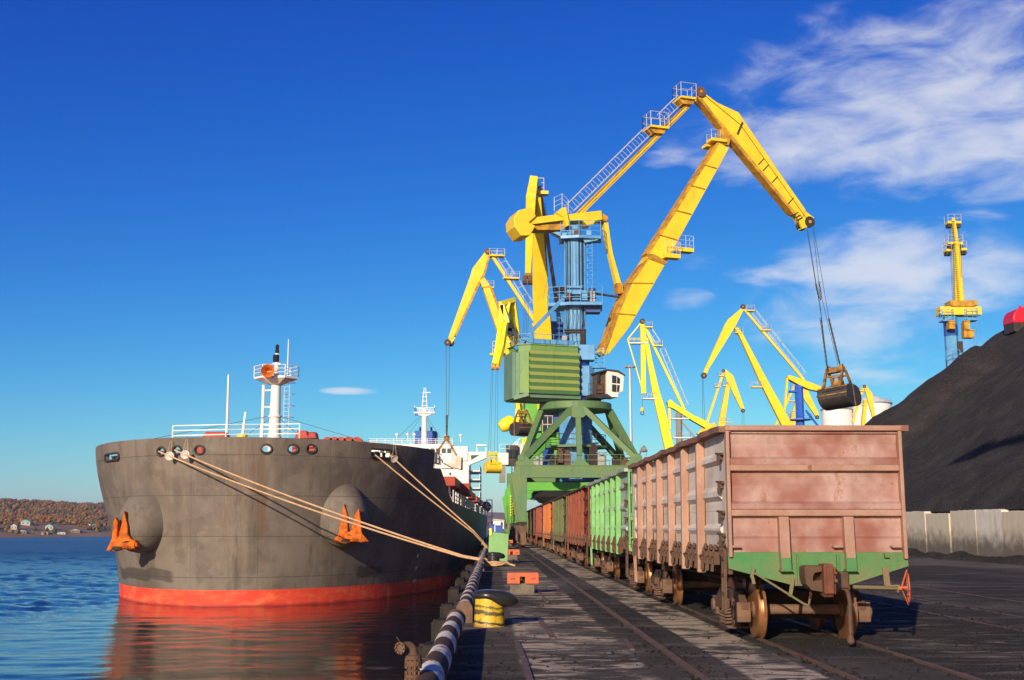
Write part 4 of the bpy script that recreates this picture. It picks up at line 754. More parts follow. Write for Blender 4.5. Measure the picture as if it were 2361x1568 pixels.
mb = MB(); [mb.tube([(rm.x + a, rm.y, rz(945)), (rm.x + a * .25, rm.y, rz(894))], .1, 5) for a in (-.55, .55)]; [mb.tube([(rm.x - .5, rm.y, rz(v)), (rm.x + .5, rm.y, rz(v))], .08, 4) for v in (905, 915, 925, 935)]; mb.tube([(rm.x - 2, rm.y, rz(951)), (rm.x - 2, rm.y, rz(935))], .06, 4).tube([(rm.x + 2, rm.y, rz(951)), (rm.x + 2, rm.y, rz(934))], .06, 4).box((rm.x + .8, rm.y, rz(905)), (.7, .2, .15)).box((rm.x - .6, rm.y, rz(943)), (1.6, .3, .2)); mb.build('lattice_top', 'white_paint', ms)
mb = MB(); [mb.tube([(rm.x, rm.y, rz(950)), PY(u, v, rm.y)], .04, 4) for u, v in ((905, 1020), (930, 1018), (1002, 1015), (1020, 1018))]; mb.build('stay', 'wire', ms)
for u, v in ((1062, 1020), (1027, 1022), (940, 1018), (915, 1018), (955, 1018)):
    p = PY(u, v, rm.y + 1); q = PY(u, v - 16, rm.y + 1); MB().tube([p, q], .09, 5).lathe([(0, -.3), (.3, -.2), (.36, 0), (.25, .25), (0, .36)], q, (0, 0, 1), 10).build('antenna', 'white_paint', ms)
fl = PY(955, 948, rm.y - .5); MB().prism([fl, fl + V((.25, 0, .9)), fl + V((.75, 0, -.9)), fl + V((.2, 0, -1.0))], (0, .05, 0)).build('flag', 'funnel_blue', ms)
lb = PY(1119, 1170, S3(SH + 16, 0, 0).y); MB().lathe([(.0, -2.6), (.7, -2.2), (1.1, -1), (1.15, 1), (.7, 2.2), (0, 2.6)], lb, (.15, 1, .2), 12).build('lifeboat', 'rust_orange', ship, smooth=True)
mb = MB(); [mb.bar(lb + V((x, -2, -3.6)), lb + V((x, -2, 1.6)), .22, .22) for x in (.3, 1.4)]; [mb.bar(lb + V((.3, -2, z)), lb + V((1.4, -2, z)), .2, .2) for z in (-2, 0, 1.5)]; mb.build('davit_frame', 'white_paint', ship)
# anchors
def anchor(p, ax, flukes, crown, shade_pts, y0, label):
    T = thing('anchor', label, 'anchor', p, 'bow anchors'); bk = V((0, 1, 0))
    for fl_ in flukes: MB().prism([PY(u, v, y0) for u, v in fl_], bk * .55).build('fluke', 'rust_orange', T, bevel=.09, seg=3)
    c = [PY(u, v, y0 + .25) for u, v in crown]; MB().prism(c, bk * 1.15).build('crown', 'rust_orange', T, bevel=.1, seg=2)
    cc = sum(c, V((0, 0, 0))) / len(c); MB().prism([PY(u, v, y0 - .34) for u, v in shade_pts], bk * .05).build('crown_shade', 'iron_dark', T); MB().cyl(cc - V((.75, .35, 0)), cc + V((.75, -.35, 0)), .3, 12).build('crown_pin', 'rust_orange', T); MB().bar(cc, p + ax * 1.2 + V((0, 0, .6)), .34, .34).build('shank', 'rust_orange', T, bevel=.04)  # thin dark plate paints in the shade of the hollow under the crown
y0 = (ANC[0][0] + ANC[0][1] * 1.9).y - .2
anchor(*ANC[0], [[(246, 1271), (260, 1243), (264, 1202), (268, 1192), (275, 1203), (273, 1236), (280, 1250), (262, 1262)], [(268, 1256), (276, 1234), (283, 1206), (289, 1177), (297, 1212), (298, 1234), (304, 1240), (300, 1256)]],
    [(250, 1270), (262, 1252), (280, 1246), (296, 1238), (306, 1241), (322, 1251), (324, 1262), (304, 1258), (284, 1266), (268, 1271)], [(253, 1269), (264, 1257), (280, 1252), (290, 1247), (300, 1248), (286, 1257), (276, 1267)], y0, 'orange rusted anchor at the far side of the bow, seen against the water')
y0 = (ANC[1][0] + ANC[1][1] * 1.9).y - .2
anchor(*ANC[1], [[(769, 1247), (782, 1229), (787, 1200), (794, 1160), (803, 1190), (803, 1226), (800, 1243)], [(813, 1243), (812, 1215), (818, 1190), (829, 1171), (833, 1200), (835, 1229), (852, 1249), (838, 1250)]],
    [(771, 1248), (785, 1231), (802, 1221), (808, 1228), (813, 1219), (834, 1230), (850, 1248), (836, 1251), (820, 1247), (800, 1254), (785, 1251)], [(785, 1249), (793, 1238), (804, 1232), (816, 1235), (826, 1247), (812, 1241), (800, 1252)], y0, 'orange rusted anchor behind the mooring ropes, hanging on the near boss of the bow')
m = paint('house_panel', (.10, .235, .105), (.13, .25, .10), .25, (.17, .08, .03), .5, .5, (3, 3, .3), .3); t = m.node_tree; b = t.nodes['Principled BSDF']   # upward folds painted yellower and lighter: sunlit bands put into the colour
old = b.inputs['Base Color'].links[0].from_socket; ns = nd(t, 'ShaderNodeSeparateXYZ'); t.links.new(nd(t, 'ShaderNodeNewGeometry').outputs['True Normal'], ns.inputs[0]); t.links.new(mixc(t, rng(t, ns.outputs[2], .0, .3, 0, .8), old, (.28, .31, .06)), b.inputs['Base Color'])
# ------------------------------------------------------------------ portal cranes
class Crane:
    def __init__(s, label, x, y, az, grp='yellow slewing cranes of the port', thick=1.0):
        s.o = V((x, y, 0)); s.az = R(az); s.d = V((math.cos(s.az), math.sin(s.az), 0)); s.n = V((s.d.y, -s.d.x, 0)); s.T = thing('portal_crane', label, 'crane', s.o, grp)
        if s.n.y > 0: s.n = -s.n                        # n looks to the camera side
    def P(s, u, v, t=0.0): return PN(u, v, s.o + s.n * t, s.n)
    def poly(s, pts, th, name, mat, t=0.0, par=None, bevel=.0): return MB().prism([s.P(u, v, t) for u, v in pts], s.n * th).build(name, mat, par or s.T, bevel=bevel)
    def beam(s, pts, name, mat, th, par=None, t=0.0, bevel=0):
        """box beam through (u, v, width px) stations"""
        mb = MB(); k = F / s.o.y
        for (u0, v0, w0), (u1, v1, w1) in zip(pts[:-1], pts[1:]): mb.bar(s.P(u0, v0, t), s.P(u1, v1, t), th, w0 / k, th, w1 / k, side=s.n)
        return mb.build(name, mat, par or s.T, bevel=bevel)
    def rope(s, a, b, r=.03, dt=(0,), name='rope'): mb = MB(); [mb.tube([s.P(*a, t), s.P(*b, t)], r, 4) for t in dt]; return mb.build(name, 'wire', s.T)
    def sheave(s, u, v, r, t=(-.45, .45), name='sheave', mat='dark_steel'):
        for q in t: c = s.P(u, v, q); MB().lathe([(.1, -.14), (r, -.14), (r * .86, -.06), (r * .86, .06), (r, .14), (.1, .14)], c, s.n, 18).build(name, mat, s.T); MB().cyl(c - s.n * .2, c + s.n * .2, r * .3, 10).build('hub', 'yellow_dirty', s.T)
    def deck(s, u, v, half, th=1.3, name='platform', mat='yellow', par=None, rail='galvanised', h=1.05, tilt=0):
        c = s.P(u, v); ax = s.d; mb = MB().bar(c - ax * half, c + ax * half, th, .22, side=s.n); p = mb.build(name, mat, par or s.T); q = [c + ax * a * half + s.n * b * th / 2 + V((0, 0, .11)) for a, b in ((-1, -1), (1, -1), (1, 1), (-1, 1), (-1, -1))]
        MB().rail(q, h, .035, 2, 1.0).build('railing', rail, p if par is None else s.T); return p
    def cage(s, a, b, off=.75, w=.35, hoop=1.0, mat='galvanised', t=0.0, r=.03):
        A, B = s.P(*a, t), s.P(*b, t); d = (B - A).normalized(); up = s.n.cross(d); up = up if up.z > 0 else -up; L = (B - A).length; mb = MB()
        for q in (-w, w): mb.tube([A + s.n * q + up * .1, B + s.n * q + up * .1], r, 4); mb.tube([A + s.n * q + up * off, B + s.n * q + up * off], r, 4)
        k = max(2, int(L / hoop))
        for i in range(k + 1): c = A + d * (L * i / k); mb.tube([c - s.n * w + up * .1, c - s.n * w + up * off * .7, c - s.n * w * .5 + up * off, c + s.n * w * .5 + up * off, c + s.n * w + up * off * .7, c + s.n * w + up * .1], r, 4)
        return mb.build('ladder_cage', mat, s.T)
def octo(c, r, z0, z1, n=8, a0=22.5, sx=1.0): return [V((c.x + sx * r * math.cos(R(a0 + 360 / n * i)), c.y + r * math.sin(R(a0 + 360 / n * i)), (z0 + z1) / 2)) for i in range(n)]
def ringdeck(par, c, r, z, mat, rail, n=10, h=1.05, th=.2):
    p = MB().prism(octo(c, r, z, z, n, 18), (0, 0, th)).build('platform', mat, par); q = octo(c, r - .08, z, z, n, 18); MB().rail([a + V((0, 0, th / 2)) for a in q + q[:1]], h, .032, 2, 1.2).build('railing', rail, p); return p
def portal(T, c, mat, truck='rust_brown', hx=5.35, hy=5.2, zb=(6.43, 7.5), zr=13.45, rr_=3.55, detail=True, beam2=None):
    z0, z1 = zb
    for sx in (-1, 1):
        for sy in (-1, 1):
            x, y = c.x + sx * hx, c.y + sy * hy
            mb = MB(); X_ = lambda q: x + sx * q
            mb.prism([V((X_(a), y, z)) for a, z in ((-.35, 2.35), (.33, 2.35), (.45, 2.6), (1.05, z0), (-.42, z0), (-.36, 2.6))], (0, .95, 0)); lg = mb.build('leg', mat, T, bevel=.03)
            mb = MB(); mb.bx(*sorted((X_(-.4), X_(.38))), y - .75, y + .75, 2.05, 2.34); mb.build('leg_foot', 'iron_dark', lg)
            mb = MB(); mb.prism([V((x, y + a, z)) for a, z in ((-1.9, .55), (-1.7, 1.15), (-.5, 2.0), (.5, 2.0), (1.7, 1.15), (1.9, .55))], (.85, 0, 0)).bx(x - .28, x + .28, y - 2.05, y - 1.4, .25, 1.5).bx(x - .28, x + .28, y + 1.4, y + 2.05, .25, 1.5); mb.bx(x - .32, x + .32, y - 2.12, y - 2.04, .3, .9)
            tk = mb.build('wheel_truck', truck, T, bevel=.04)
            for a in (-1.3, -.5, .5, 1.3): MB().cyl((x - .12, y + a, .38), (x + .12, y + a, .38), .36, 14).build('wheel', 'iron_dark', tk)
            mb = MB(); mb.prism([V((X_(a), y - sy * .0, z)) for a, z in ((.55, z1), (.32, z1 + .95), (.1, z1 + 1.15), (-.15, z1 + 1.1), (-1.1, z1 + .15), (-1.1, z1))], (0, .5, 0)); mb.cyl((X_(.12), y - .3, z1 + .75), (X_(.12), y + .3, z1 + .75), .32, 14); mb.build('strut_bracket', mat, T, bevel=.02)
    for sy in (-1, 1):
        y = c.y + sy * hy
        mb = MB(); mb.prism([V((c.x + a, y, z)) for a, z in ((-hx - 1.15, z0), (hx + 1.15, z0), (hx + .45, z1), (-hx - .45, z1))], (0, .8, 0)).bx(c.x - hx - 1.2, c.x + hx + 1.2, y - .46, y + .46, z0 - .04, z0 + .03).bx(c.x - hx - .5, c.x + hx + .5, y - .46, y + .46, z1 - .03, z1 + .04)
        for a in (-hx - .15, -hx + .55, hx + .15, hx - .55): mb.bx(c.x + a - .03, c.x + a + .03, y - .45, y + .45, z0 + .03, z1 - .03)
        mb.build('portal_beam', mat, T)
        if detail: MB().rail([V((c.x - hx, y, z1 + .04)), V((c.x + hx, y, z1 + .04))], 1.0, .03, 2, 1.4).build('railing', mat, T)
    for sx in (-1, 1): MB().bx(c.x + sx * hx - .4, c.x + sx * hx + .4, c.y - hy + .47, c.y + hy - .47, z0 + .01, z1 - .02).build('portal_beam', mat, T)
    MB().bx(c.x - hx + .41, c.x + hx - .41, c.y - 1.0, c.y + 1.0, z0 + .2, z1 - .1).build('portal_beam', mat, T)
    zt_ = zr - .35
    for nx, ny in ((0, -1), (0, 1), (-1, 0), (1, 0)):
        nodep = V((c.x + nx * rr_ * .93, c.y + ny * rr_ * .93, zt_))
        for sg in (-1, 1):
            cx_, cy_ = (c.x + sg * (hx - .12), c.y + ny * hy) if ny else (c.x + nx * (hx - .12), c.y + sg * (hy - .1))
            foot = V((cx_, cy_, z1 + .7)); topn = nodep + (V((sg * .55, 0, 0)) if ny else V((0, sg * .55, 0))); MB().bar(foot, topn, .58, .5).build('strut', mat, T)
        if ny:
            mb = MB().prism([nodep + V((a, ny * .02, z)) for a, z in ((-.75, .05), (.75, .05), (.95, -.55), (.45, -.95), (-.45, -.95), (-.95, -.55))], (0, .62, 0)); mb.build('strut_node', mat, T)
            MB().bar(V((nodep.x, c.y + ny * hy, z1)), nodep - V((0, 0, .8)), .5, .42).build('strut', mat, T); MB().prism([V((c.x + a, c.y + ny * hy, z)) for a, z in ((-.95, z1), (.95, z1), (.25, z1 + .65), (-.25, z1 + .65))], (0, .5, 0)).build('strut_foot', mat, T)
    mb = MB(); mb.lathe([(rr_ - .7, zr - .35), (rr_ - .1, zr - .38), (rr_, zr - .3), (rr_, zr + .28), (rr_ - .08, zr + .36), (rr_ - .7, zr + .36)], (c.x, c.y, 0), (0, 0, 1), 40); mb.build('slewing_ring', mat, T)
# ---- crane A: the near portal crane with the swinging grab
A = Crane('nearest portal crane, green portal and striped green machine house, grab swung out over the coal', 8.15, 112, 18)
T = A.T; cA = A.o; portal(T, cA, 'green_portal')
zA_ = lambda v: PY(1330, v, 112).z
mb = MB(); mb.prism(octo(cA, 1.72, 6.2, 13.3, 8, 22.5), (0, 0, 7.1)); mb.build('lower_column', 'blue_light', T, bevel=.06)
ringdeck(T, cA, 3.1, zA_(1032), 'green_portal', 'dark_steel')
for i, (x, y, s, h_) in enumerate(((-2.4, -4.6, .8, .7), (-1.1, -4.4, .6, 1.2), (2.1, -4.6, .8, 1.0), (3.4, -4.7, .7, .7), (4.3, -4.8, .9, .5), (-3.9, -4.7, .9, .6), (1.5, -2.4, .8, 2.0), (-1.7, -2.4, .6, 1.5))):
    MB().box(cA + V((x, y, 7.55 + h_ / 2)), (s, .6, h_)).cyl(cA + V((x, y - .3, 7.6 + h_)), cA + V((x, y + .3, 7.6 + h_)), .22, 8).box(cA + V((x, y, 7.55 + h_ + .2)), (s * 1.3, .5, .08)).build('winch_gear', ['iron_dark', 'iron_brown', 'steel_grey'][i % 3], T, bevel=.03)
tx = cA + A.d * 0
col = MB(); col.prism(octo(tx, 1.5, 13.8, zA_(800)), (0, 0, zA_(800) - 13.8)); col.build('column', 'blue_dark', T, bevel=.08)  # lower column in darker blue: its shade is put into the paint colour
mb = MB(); mb.prism(octo(tx + V((.9, -.6, 0)), 1.0, zA_(916), zA_(848), 8, 22.5), (0, 0, zA_(848) - zA_(916))); mb.build('column', 'blue_light', T)
w1 = 1.14; mb = MB(); mb.prism(octo(tx, w1, zA_(800), zA_(706)), (0, 0, zA_(706) - zA_(800))).box((tx.x + .55, tx.y - .8, (zA_(835) + zA_(800)) / 2), (2.6, 1.6, zA_(800) - zA_(835))); low = mb.build('column', 'blue_light', T, bevel=.05)
mb = MB(); mb.prism(octo(tx, .96, zA_(706), zA_(548)), (0, 0, zA_(548) - zA_(706))); up_ = mb.build('column', 'blue_light', T, bevel=.04)
mb = MB().prism(octo(tx, .9, zA_(548), zA_(522)), (0, 0, zA_(522) - zA_(548))); mb.build('column_head', 'blue_light', T)
mb = MB()
for a in (-.95, -.55, -.25, .1, .34, .62, .98): mb.tube([(tx.x + a, tx.y - 1.10 + abs(a) * .35, zA_(800)), (tx.x + a, tx.y - .98 + abs(a) * .35, zA_(556))], .05 if abs(a) < .4 else .085, 5)
mb.build('cable_pipe', 'blue_light', T); mb = MB()
for a in (-.42, -.7, .46, .84): mb.tube([(tx.x + a, tx.y - 1.14 + abs(a) * .3, zA_(900)), (tx.x + a, tx.y - 1.02 + abs(a) * .3, zA_(556))], .05, 5)
for z in (zA_(770), zA_(690), zA_(765)): mb.box((tx.x, tx.y - 1.0, z), (2.1, .6, .12))
mb.build('cable_duct', 'dark_steel', T)
mb = MB(); [mb.box((tx.x - .05, tx.y - 1.18, zA_(v)), (1.5, .18, h_)) for v, h_ in ((678, .5), (668, .12), (695, .12))]; mb.build('hatch', 'blue_light', T)
pd = MB().prism([tx + V((a, b, zA_(708))) for a, b in ((-2.6, -1.2), (-.6, -2.0), (2.6, -2.0), (2.9, 1.6), (-2.6, 1.6))], (0, 0, .3)).build('platform', 'blue_light', T)
MB().rail([tx + V((a, b, zA_(708) + .15)) for a, b in ((-2.6, 1.5), (-2.6, -1.2), (-.6, -1.95), (2.6, -1.95), (2.85, 1.5))], 1.6, .035, 3, .9).build('railing', 'blue_light', pd)
mb = MB(); mb.prism([tx + V((a, -.4, z)) for a, z in ((1.1, zA_(724)), (2.5, zA_(724)), (2.5, zA_(713)), (.8, zA_(710)))], (0, 1.4, 0)); mb.build('bracket', 'blue_dark', pd)
pt = MB().prism([tx + V((a, b, zA_(554))) for a, b in ((-1.4, -1.3), (.4, -1.7), (2.6, -1.3), (2.8, .6), (-1.4, 1.2))], (0, 0, .28)).build('platform', 'blue_light', T)
MB().rail([tx + V((a, b, zA_(554) + .14)) for a, b in ((-1.4, 1.1), (-1.4, -1.3), (.4, -1.65), (2.6, -1.3), (2.75, .6))], 1.5, .035, 3, .8).build('railing', 'blue_light', pt)
mb = MB(); mb.prism([tx + V((a, -.6, z)) for a, z in ((1.0, zA_(566)), (2.3, zA_(560)), (2.4, zA_(556)), (.8, zA_(556)))], (0, 1.2, 0)).build('bracket', 'blue_light', pt); mb = MB().prism([tx + V((a, -.5, z)) for a, z in ((-2.3, zA_(541)), (-.8, zA_(541)), (-.8, zA_(556)), (-1.2, zA_(554)))], (0, 1.2, 0)); mb.build('bracket', 'blue_light', pt)
mb = MB(); lx_ = tx.x + 1.5
for q in (-.25, .25): mb.tube([(lx_ + q, tx.y - .9, zA_(700)), (lx_ + q, tx.y - .9, zA_(560))], .03, 4)
for i in range(9): mb.ring((lx_ + .12, tx.y - 1.1, zA_(698) + i * .78), (0, 0, 1), .42, .025, 12, 4)
for i in range(18): mb.tube([(lx_ - .25, tx.y - .9, zA_(698) + i * .38), (lx_ + .25, tx.y - .9, zA_(698) + i * .38)], .02, 4)
mb.build('ladder', 'blue_light', T)
# clutter on the tower: boxes, lamps, a second caged ladder, hoses
for i, (a, v, s_, h_) in enumerate(((-.7, 690, .5, .7), (.9, 688, .6, 1.0), (1.7, 690, .5, 1.1), (-1.6, 695, .4, .6), (.2, 545, .5, .7), (1.4, 546, .5, .5), (-1.1, 790, .5, .9), (.7, 786, .4, 1.2))): MB().box((tx.x + a, tx.y - 1.35, zA_(v)), (s_, .45, h_)).build('switch_box', ['iron_brown', 'blue_light', 'steel_grey', 'iron_dark'][i % 4], T, bevel=.03)
mb = MB(); lx_ = tx.x - 1.35
for q in (-.22, .22): mb.tube([(lx_ + q, tx.y - .5, zA_(800)), (lx_ + q, tx.y - .5, zA_(712))], .028, 4)
for i in range(7): mb.ring((lx_ - .1, tx.y - .75, zA_(796) + i * .52), (0, 0, 1), .38, .022, 12, 4)
mb.build('ladder', 'blue_light', T)
for k_ in range(5): mb = MB(); x_ = tx.x - .8 + k_ * .42; mb.tube([(x_, tx.y - 1.3, zA_(706)), (x_ + .1, tx.y - 1.5, zA_(730)), (x_ - .05, tx.y - 1.35, zA_(770)), (x_ + .1, tx.y - 1.3, zA_(800))], .03, 5); mb.build('hose', 'dark_steel', T)
# machine house
def H(r, t, z): return cA + A.d * r + A.n * t + V((0, 0, z))
zb_, zt_ = PY(1280, 911, 110).z, PY(1280, 814, 110).z; st = MB(); pr = []; m_ = 6
for i in range(m_): z = zb_ + (zt_ - zb_) * i / m_; dz = (zt_ - zb_) / m_; pr += [(0.0, z), (.24, z + dz * .5), (.0, z + dz)] if True else []
def wavy(t0): return [(t0 + a, z) for a, z in pr]
side = [(-2.25 - 0, zb_)] + []
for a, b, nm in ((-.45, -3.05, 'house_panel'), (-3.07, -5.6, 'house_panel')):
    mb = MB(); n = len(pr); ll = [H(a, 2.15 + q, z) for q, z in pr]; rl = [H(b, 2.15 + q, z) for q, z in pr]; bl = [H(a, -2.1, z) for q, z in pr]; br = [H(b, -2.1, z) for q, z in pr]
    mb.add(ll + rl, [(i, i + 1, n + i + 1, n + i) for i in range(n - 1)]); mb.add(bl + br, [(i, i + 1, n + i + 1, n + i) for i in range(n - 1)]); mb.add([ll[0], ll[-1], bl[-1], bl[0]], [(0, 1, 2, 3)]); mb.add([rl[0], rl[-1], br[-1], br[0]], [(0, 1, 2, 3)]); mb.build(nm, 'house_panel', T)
mb = MB(); mb.prism([H(r, t, (zb_ + zt_) / 2) for r, t in ((-5.61, 2.2), (-6.45, 1.6), (-6.45, -1.3), (-5.61, -2.1))], (0, 0, zt_ - zb_)); hb1 = mb.build('machine_house', 'green_house', T, bevel=.03)
mb = MB(); mb.prism([H(r, t, (zb_ + zt_) / 2 - .25) for r, t in ((-6.4, 1.68), (-6.72, 1.52), (-6.72, .0), (-6.4, -.2))], (0, 0, zt_ - zb_ + .1)); mb.prism([H(r, t, (zb_ + zt_) / 2 - .3) for r, t in ((-6.6, 1.42), (-6.98, 1.3), (-6.98, -1.3), (-6.6, -1.4))], (0, 0, zt_ - zb_ + .4)); mb.build('machine_house_rear', 'green_teal', T, bevel=.04)
mb = MB(); mb.prism([H(r, t, zt_ + .30) for r, t in ((-.5, 2.05), (-5.4, 2.05), (-6.4, 1.4), (-6.4, -1.4), (-5.4, -2), (-.5, -2))], (0, 0, .62)); mb.build('roof_curb', 'green_house', T)
mb = MB(); mb.prism([H(r, t, zt_ + .62) for r, t in ((-.4, 2.15), (-5.45, 2.15), (-6.6, 1.45), (-6.6, -1.5), (-5.45, -2.1), (-.4, -2.1))], (0, 0, .1)); mb.build('roof', 'green_house', T)
mb = MB(); mb.prism([H(r, t, 14.35) for r, t in ((-.2, 1.9), (-5.4, 1.9), (-7.7, .9), (-7.7, -1.6), (-5.4, -1.9), (-.2, -1.9))], (0, 0, .74)).prism([H(r, 0, z) for r, z in ((2.2, 13.85), (-4.5, 13.85), (-7.2, 14.2), (-7.2, 14.7), (2.2, 14.7))], A.n * 2.6).bx(0, 0.01, 0, .01, 14, 14.01); mb = MB().prism([H(r, t, zb_ - .2) for r, t in ((-.2, 1.9), (-5.4, 1.9), (-6.7, 1.1), (-6.7, -1.4), (-5.4, -1.9), (-.2, -1.9))], (0, 0, .36)).prism([H(r, 0, z) for r, z in ((2.2, 13.83), (-4.5, 13.83), (-6.8, zb_ - .6), (-6.8, zb_ - .02), (2.2, zb_ - .02))], A.n * 2.6); mb.build('house_frame', 'green_teal', T)
MB().bar(H(-6.75, 1.2, zb_ - .45), H(-5.5, 1.95, zb_ - .1), .6, .35).build('house_bracket', 'green_teal', T)
MB().rail([H(r, t, zt_ + .66) for r, t in ((-.6, 2), (-5.4, 2), (-6.4, 1.3), (-6.4, -1.4))], 1.0, .03, 2, 1.2).build('railing', 'blue_light', T)
for r in (-1.8, -4.3): MB().box(H(r, .8, zt_ + .98), (2.4, .9, .7), A.az).build('roof_box', 'blue_light', T, bevel=.04)
MB().bar(A.P(1187, 805, 1.2), A.P(1309, 677, .9), .3, .34).build('back_strut', 'blue_light', T)
# driver cab
cb = lambda u, v, t: A.P(u, v, t)
k0 = [(1368, 861), (1374, 857), (1412, 853), (1431, 872), (1428, 905), (1416, 915), (1388, 916), (1368, 910)]
mb = MB(); mb.prism([cb(u, v, 2.4) for u, v in ((1391, 858), (1414, 861), (1430, 869), (1428, 905), (1418, 908), (1416, 919), (1402, 918), (1391, 910))], A.n * 1.9); cabo = mb.build('cab', 'white_paint', T, bevel=.05)
mb = MB(); mb.prism([cb(u, v, 2.35) for u, v in ((1372, 862), (1391, 855), (1391, 908), (1372, 908))], A.n * 1.2); mb.build('cab_rear', 'iron_brown', cabo)
mb = MB(); mb.prism([cb(u, v, 2.4) for u, v in ((1367, 860), (1390, 854), (1416, 857), (1432, 868), (1431, 870), (1414, 860), (1390, 857), (1368, 863))], A.n * 2.1); mb.build('cab_roof', 'dark_steel', cabo)
for q in (((1411, 865), (1421, 867), (1421, 884), (1411, 883)), ((1411, 886), (1421, 887), (1421, 904), (1411, 903)), ((1422.5, 868), (1429.5, 873), (1429, 885), (1422.5, 884)), ((1422.5, 888), (1428.8, 888), (1427.5, 903), (1422.5, 904))): MB().prism([cb(u, v, 3.36) for u, v in q], A.n * .05).build('cab_window', 'glass', cabo)
MB().prism([cb(u, v, 3.22) for u, v in ((1376, 864), (1382, 862), (1382, 880), (1376, 880))], A.n * .06).build('cab_window', 'glass', cabo)
mb = MB(); mb.prism([cb(u, v, 1.8) for u, v in ((1352, 912), (1392, 912), (1400, 919), (1372, 922), (1352, 920))], A.n * 2.8); mb.build('cab_floor', 'dark_steel', cabo); MB().rail([cb(1357, 911, 3.1), cb(1390, 911, 3.1)], 1.1, .03, 2, .7).build('railing', 'dark_steel', cabo)
mb = MB(); [mb.tube([cb(u, 848, 1.6), cb(u, 800, 1.6)], .03, 4) for u in (1375, 1387, 1393)]; [mb.ring(cb(1381, v, 1.6), (0, 0, 1), .38, .03, 12, 4) for v in (846, 836, 826, 816, 806)]; mb.box(cb(1381, 848, 1.6), (1.4, .8, .1)); mb.build('ladder_cage', 'blue_light', T)
# boom, jib head, stay, rocker with counterweight, tie
A.poly([(1379, 812), (1388, 822), (1398, 817), (1444, 757), (1527, 612), (1512, 598), (1485, 596), (1446, 652), (1415, 722), (1397, 780)], 1.5, 'boom_foot', 'yellow', bevel=.04)
A.poly([(1486, 600), (1488, 589), (1499, 590), (1532, 607), (1523, 614)], 1.75, 'boom_collar', 'yellow_dirty')
A.poly([(1487, 593), (1529, 608), (1674, 346), (1651, 333)], 1.3, 'boom', 'yellow', bevel=.03)
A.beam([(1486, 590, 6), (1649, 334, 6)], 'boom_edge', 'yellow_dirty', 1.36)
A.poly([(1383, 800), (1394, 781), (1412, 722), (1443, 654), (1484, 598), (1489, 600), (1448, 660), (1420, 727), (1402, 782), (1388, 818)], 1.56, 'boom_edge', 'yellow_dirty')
for (ua, va), (ub, vb) in (((1520, 541), (1561, 553)), ((1556, 484), (1593, 494)), ((1592, 427), (1625, 436)), ((1622, 379), (1652, 388)), ((1446, 652), (1505, 653)), ((1414, 722), (1464, 726))): MB().bar(A.P(ua, va, .70 if va < 600 else .78), A.P(ub, vb, .70 if va < 600 else .78), .14, .10, side=A.n).build('boom_seam', 'yellow_dirty', T)
A.poly([(1651, 336), (1655, 318), (1661, 296), (1668, 290), (1683, 300), (1683, 315), (1676, 338)], 1.0, 'boom_head', 'yellow_dirty', bevel=.05)
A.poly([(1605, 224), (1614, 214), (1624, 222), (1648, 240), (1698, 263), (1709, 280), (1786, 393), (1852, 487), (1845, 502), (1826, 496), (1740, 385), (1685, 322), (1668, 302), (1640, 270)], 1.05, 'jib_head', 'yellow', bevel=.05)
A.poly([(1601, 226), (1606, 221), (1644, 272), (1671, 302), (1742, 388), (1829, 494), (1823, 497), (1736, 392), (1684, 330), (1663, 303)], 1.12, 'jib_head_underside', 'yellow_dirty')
A.poly([(1826, 492), (1846, 480), (1856, 492), (1872, 504), (1866, 522), (1846, 530), (1838, 512)], .9, 'jib_nose', 'yellow', bevel=.05)
mb = MB(); [mb.bar(A.P(u, v, .53), A.P(u + 12, v - 7, .53), .03, .12, side=A.n) for u, v in ((1829, 496), (1834, 502), (1838, 508))]; mb.build('hazard_stripe', 'dark_steel', T)
A.sheave(1615, 212, .56, (-.62, .62), mat='rusty'); A.sheave(1866, 512, .62, (.5,)); A.sheave(1846, 520, .6, (-.55,)); A.sheave(1846, 517, .5, (0,))
mb = MB()
for t_ in (.58, .62): mb.tube([A.P(1618, 214, t_), A.P(1707, 287, t_), A.P(1857, 500, t_)], .022, 4)
for u, v in ((1757, 372), (1768, 386), (1789, 413), (1826, 462)): mb.bar(A.P(u - 9, v + 8, .55), A.P(u + 4, v - 6, .55), .04, .1, side=A.n)
mb.bar(A.P(1700, 310, .55), A.P(1712, 282, .55), .1, .2, side=A.n); mb.build('jib_cable', 'wire', T)
A.beam([(1331, 497, 13), (1600, 230, 11)], 'stay', 'yellow', .55); A.beam([(1327, 495, 2.5), (1594, 229, 2.5)], 'stay_flange', 'yellow_dirty', .72)
mb = MB().bar(A.P(1333, 499, .29), A.P(1602, 232, .29), .06, .12, side=A.n); mb.build('stay_rib', 'yellow_dirty', T)
A.cage((1322, 490), (1500, 313), 1.05, .4, .95); A.cage((1533, 280), (1574, 240), 1.05, .4, .95)
for u, v, h_ in ((1512, 299, 1.05), (1578, 232, .9)): d_ = A.deck(u, v, h_, 2.0, h=1.5); A.poly([(u - 18, v + 2), (u + 18, v + 2), (u + 12, v + 14), (u - 10, v + 12)], 1.4, 'platform_bracket', 'yellow_dirty')
for u, v, h_, tt_ in ((1634, 338, .5, -.9), (1652, 326, .9, .2)): c = A.P(u, v, tt_); p = MB().bar(c - A.d * h_, c + A.d * h_, 1.2, .32, side=A.n).build('platform', 'yellow', T); MB().rail([c - A.d * h_ + A.n * .55, c + A.d * h_ * .2 + A.n * .55, c + A.d * h_ * .2 - A.n * .55], 1.1, .03, 2, .6).build('railing', 'galvanised', p)
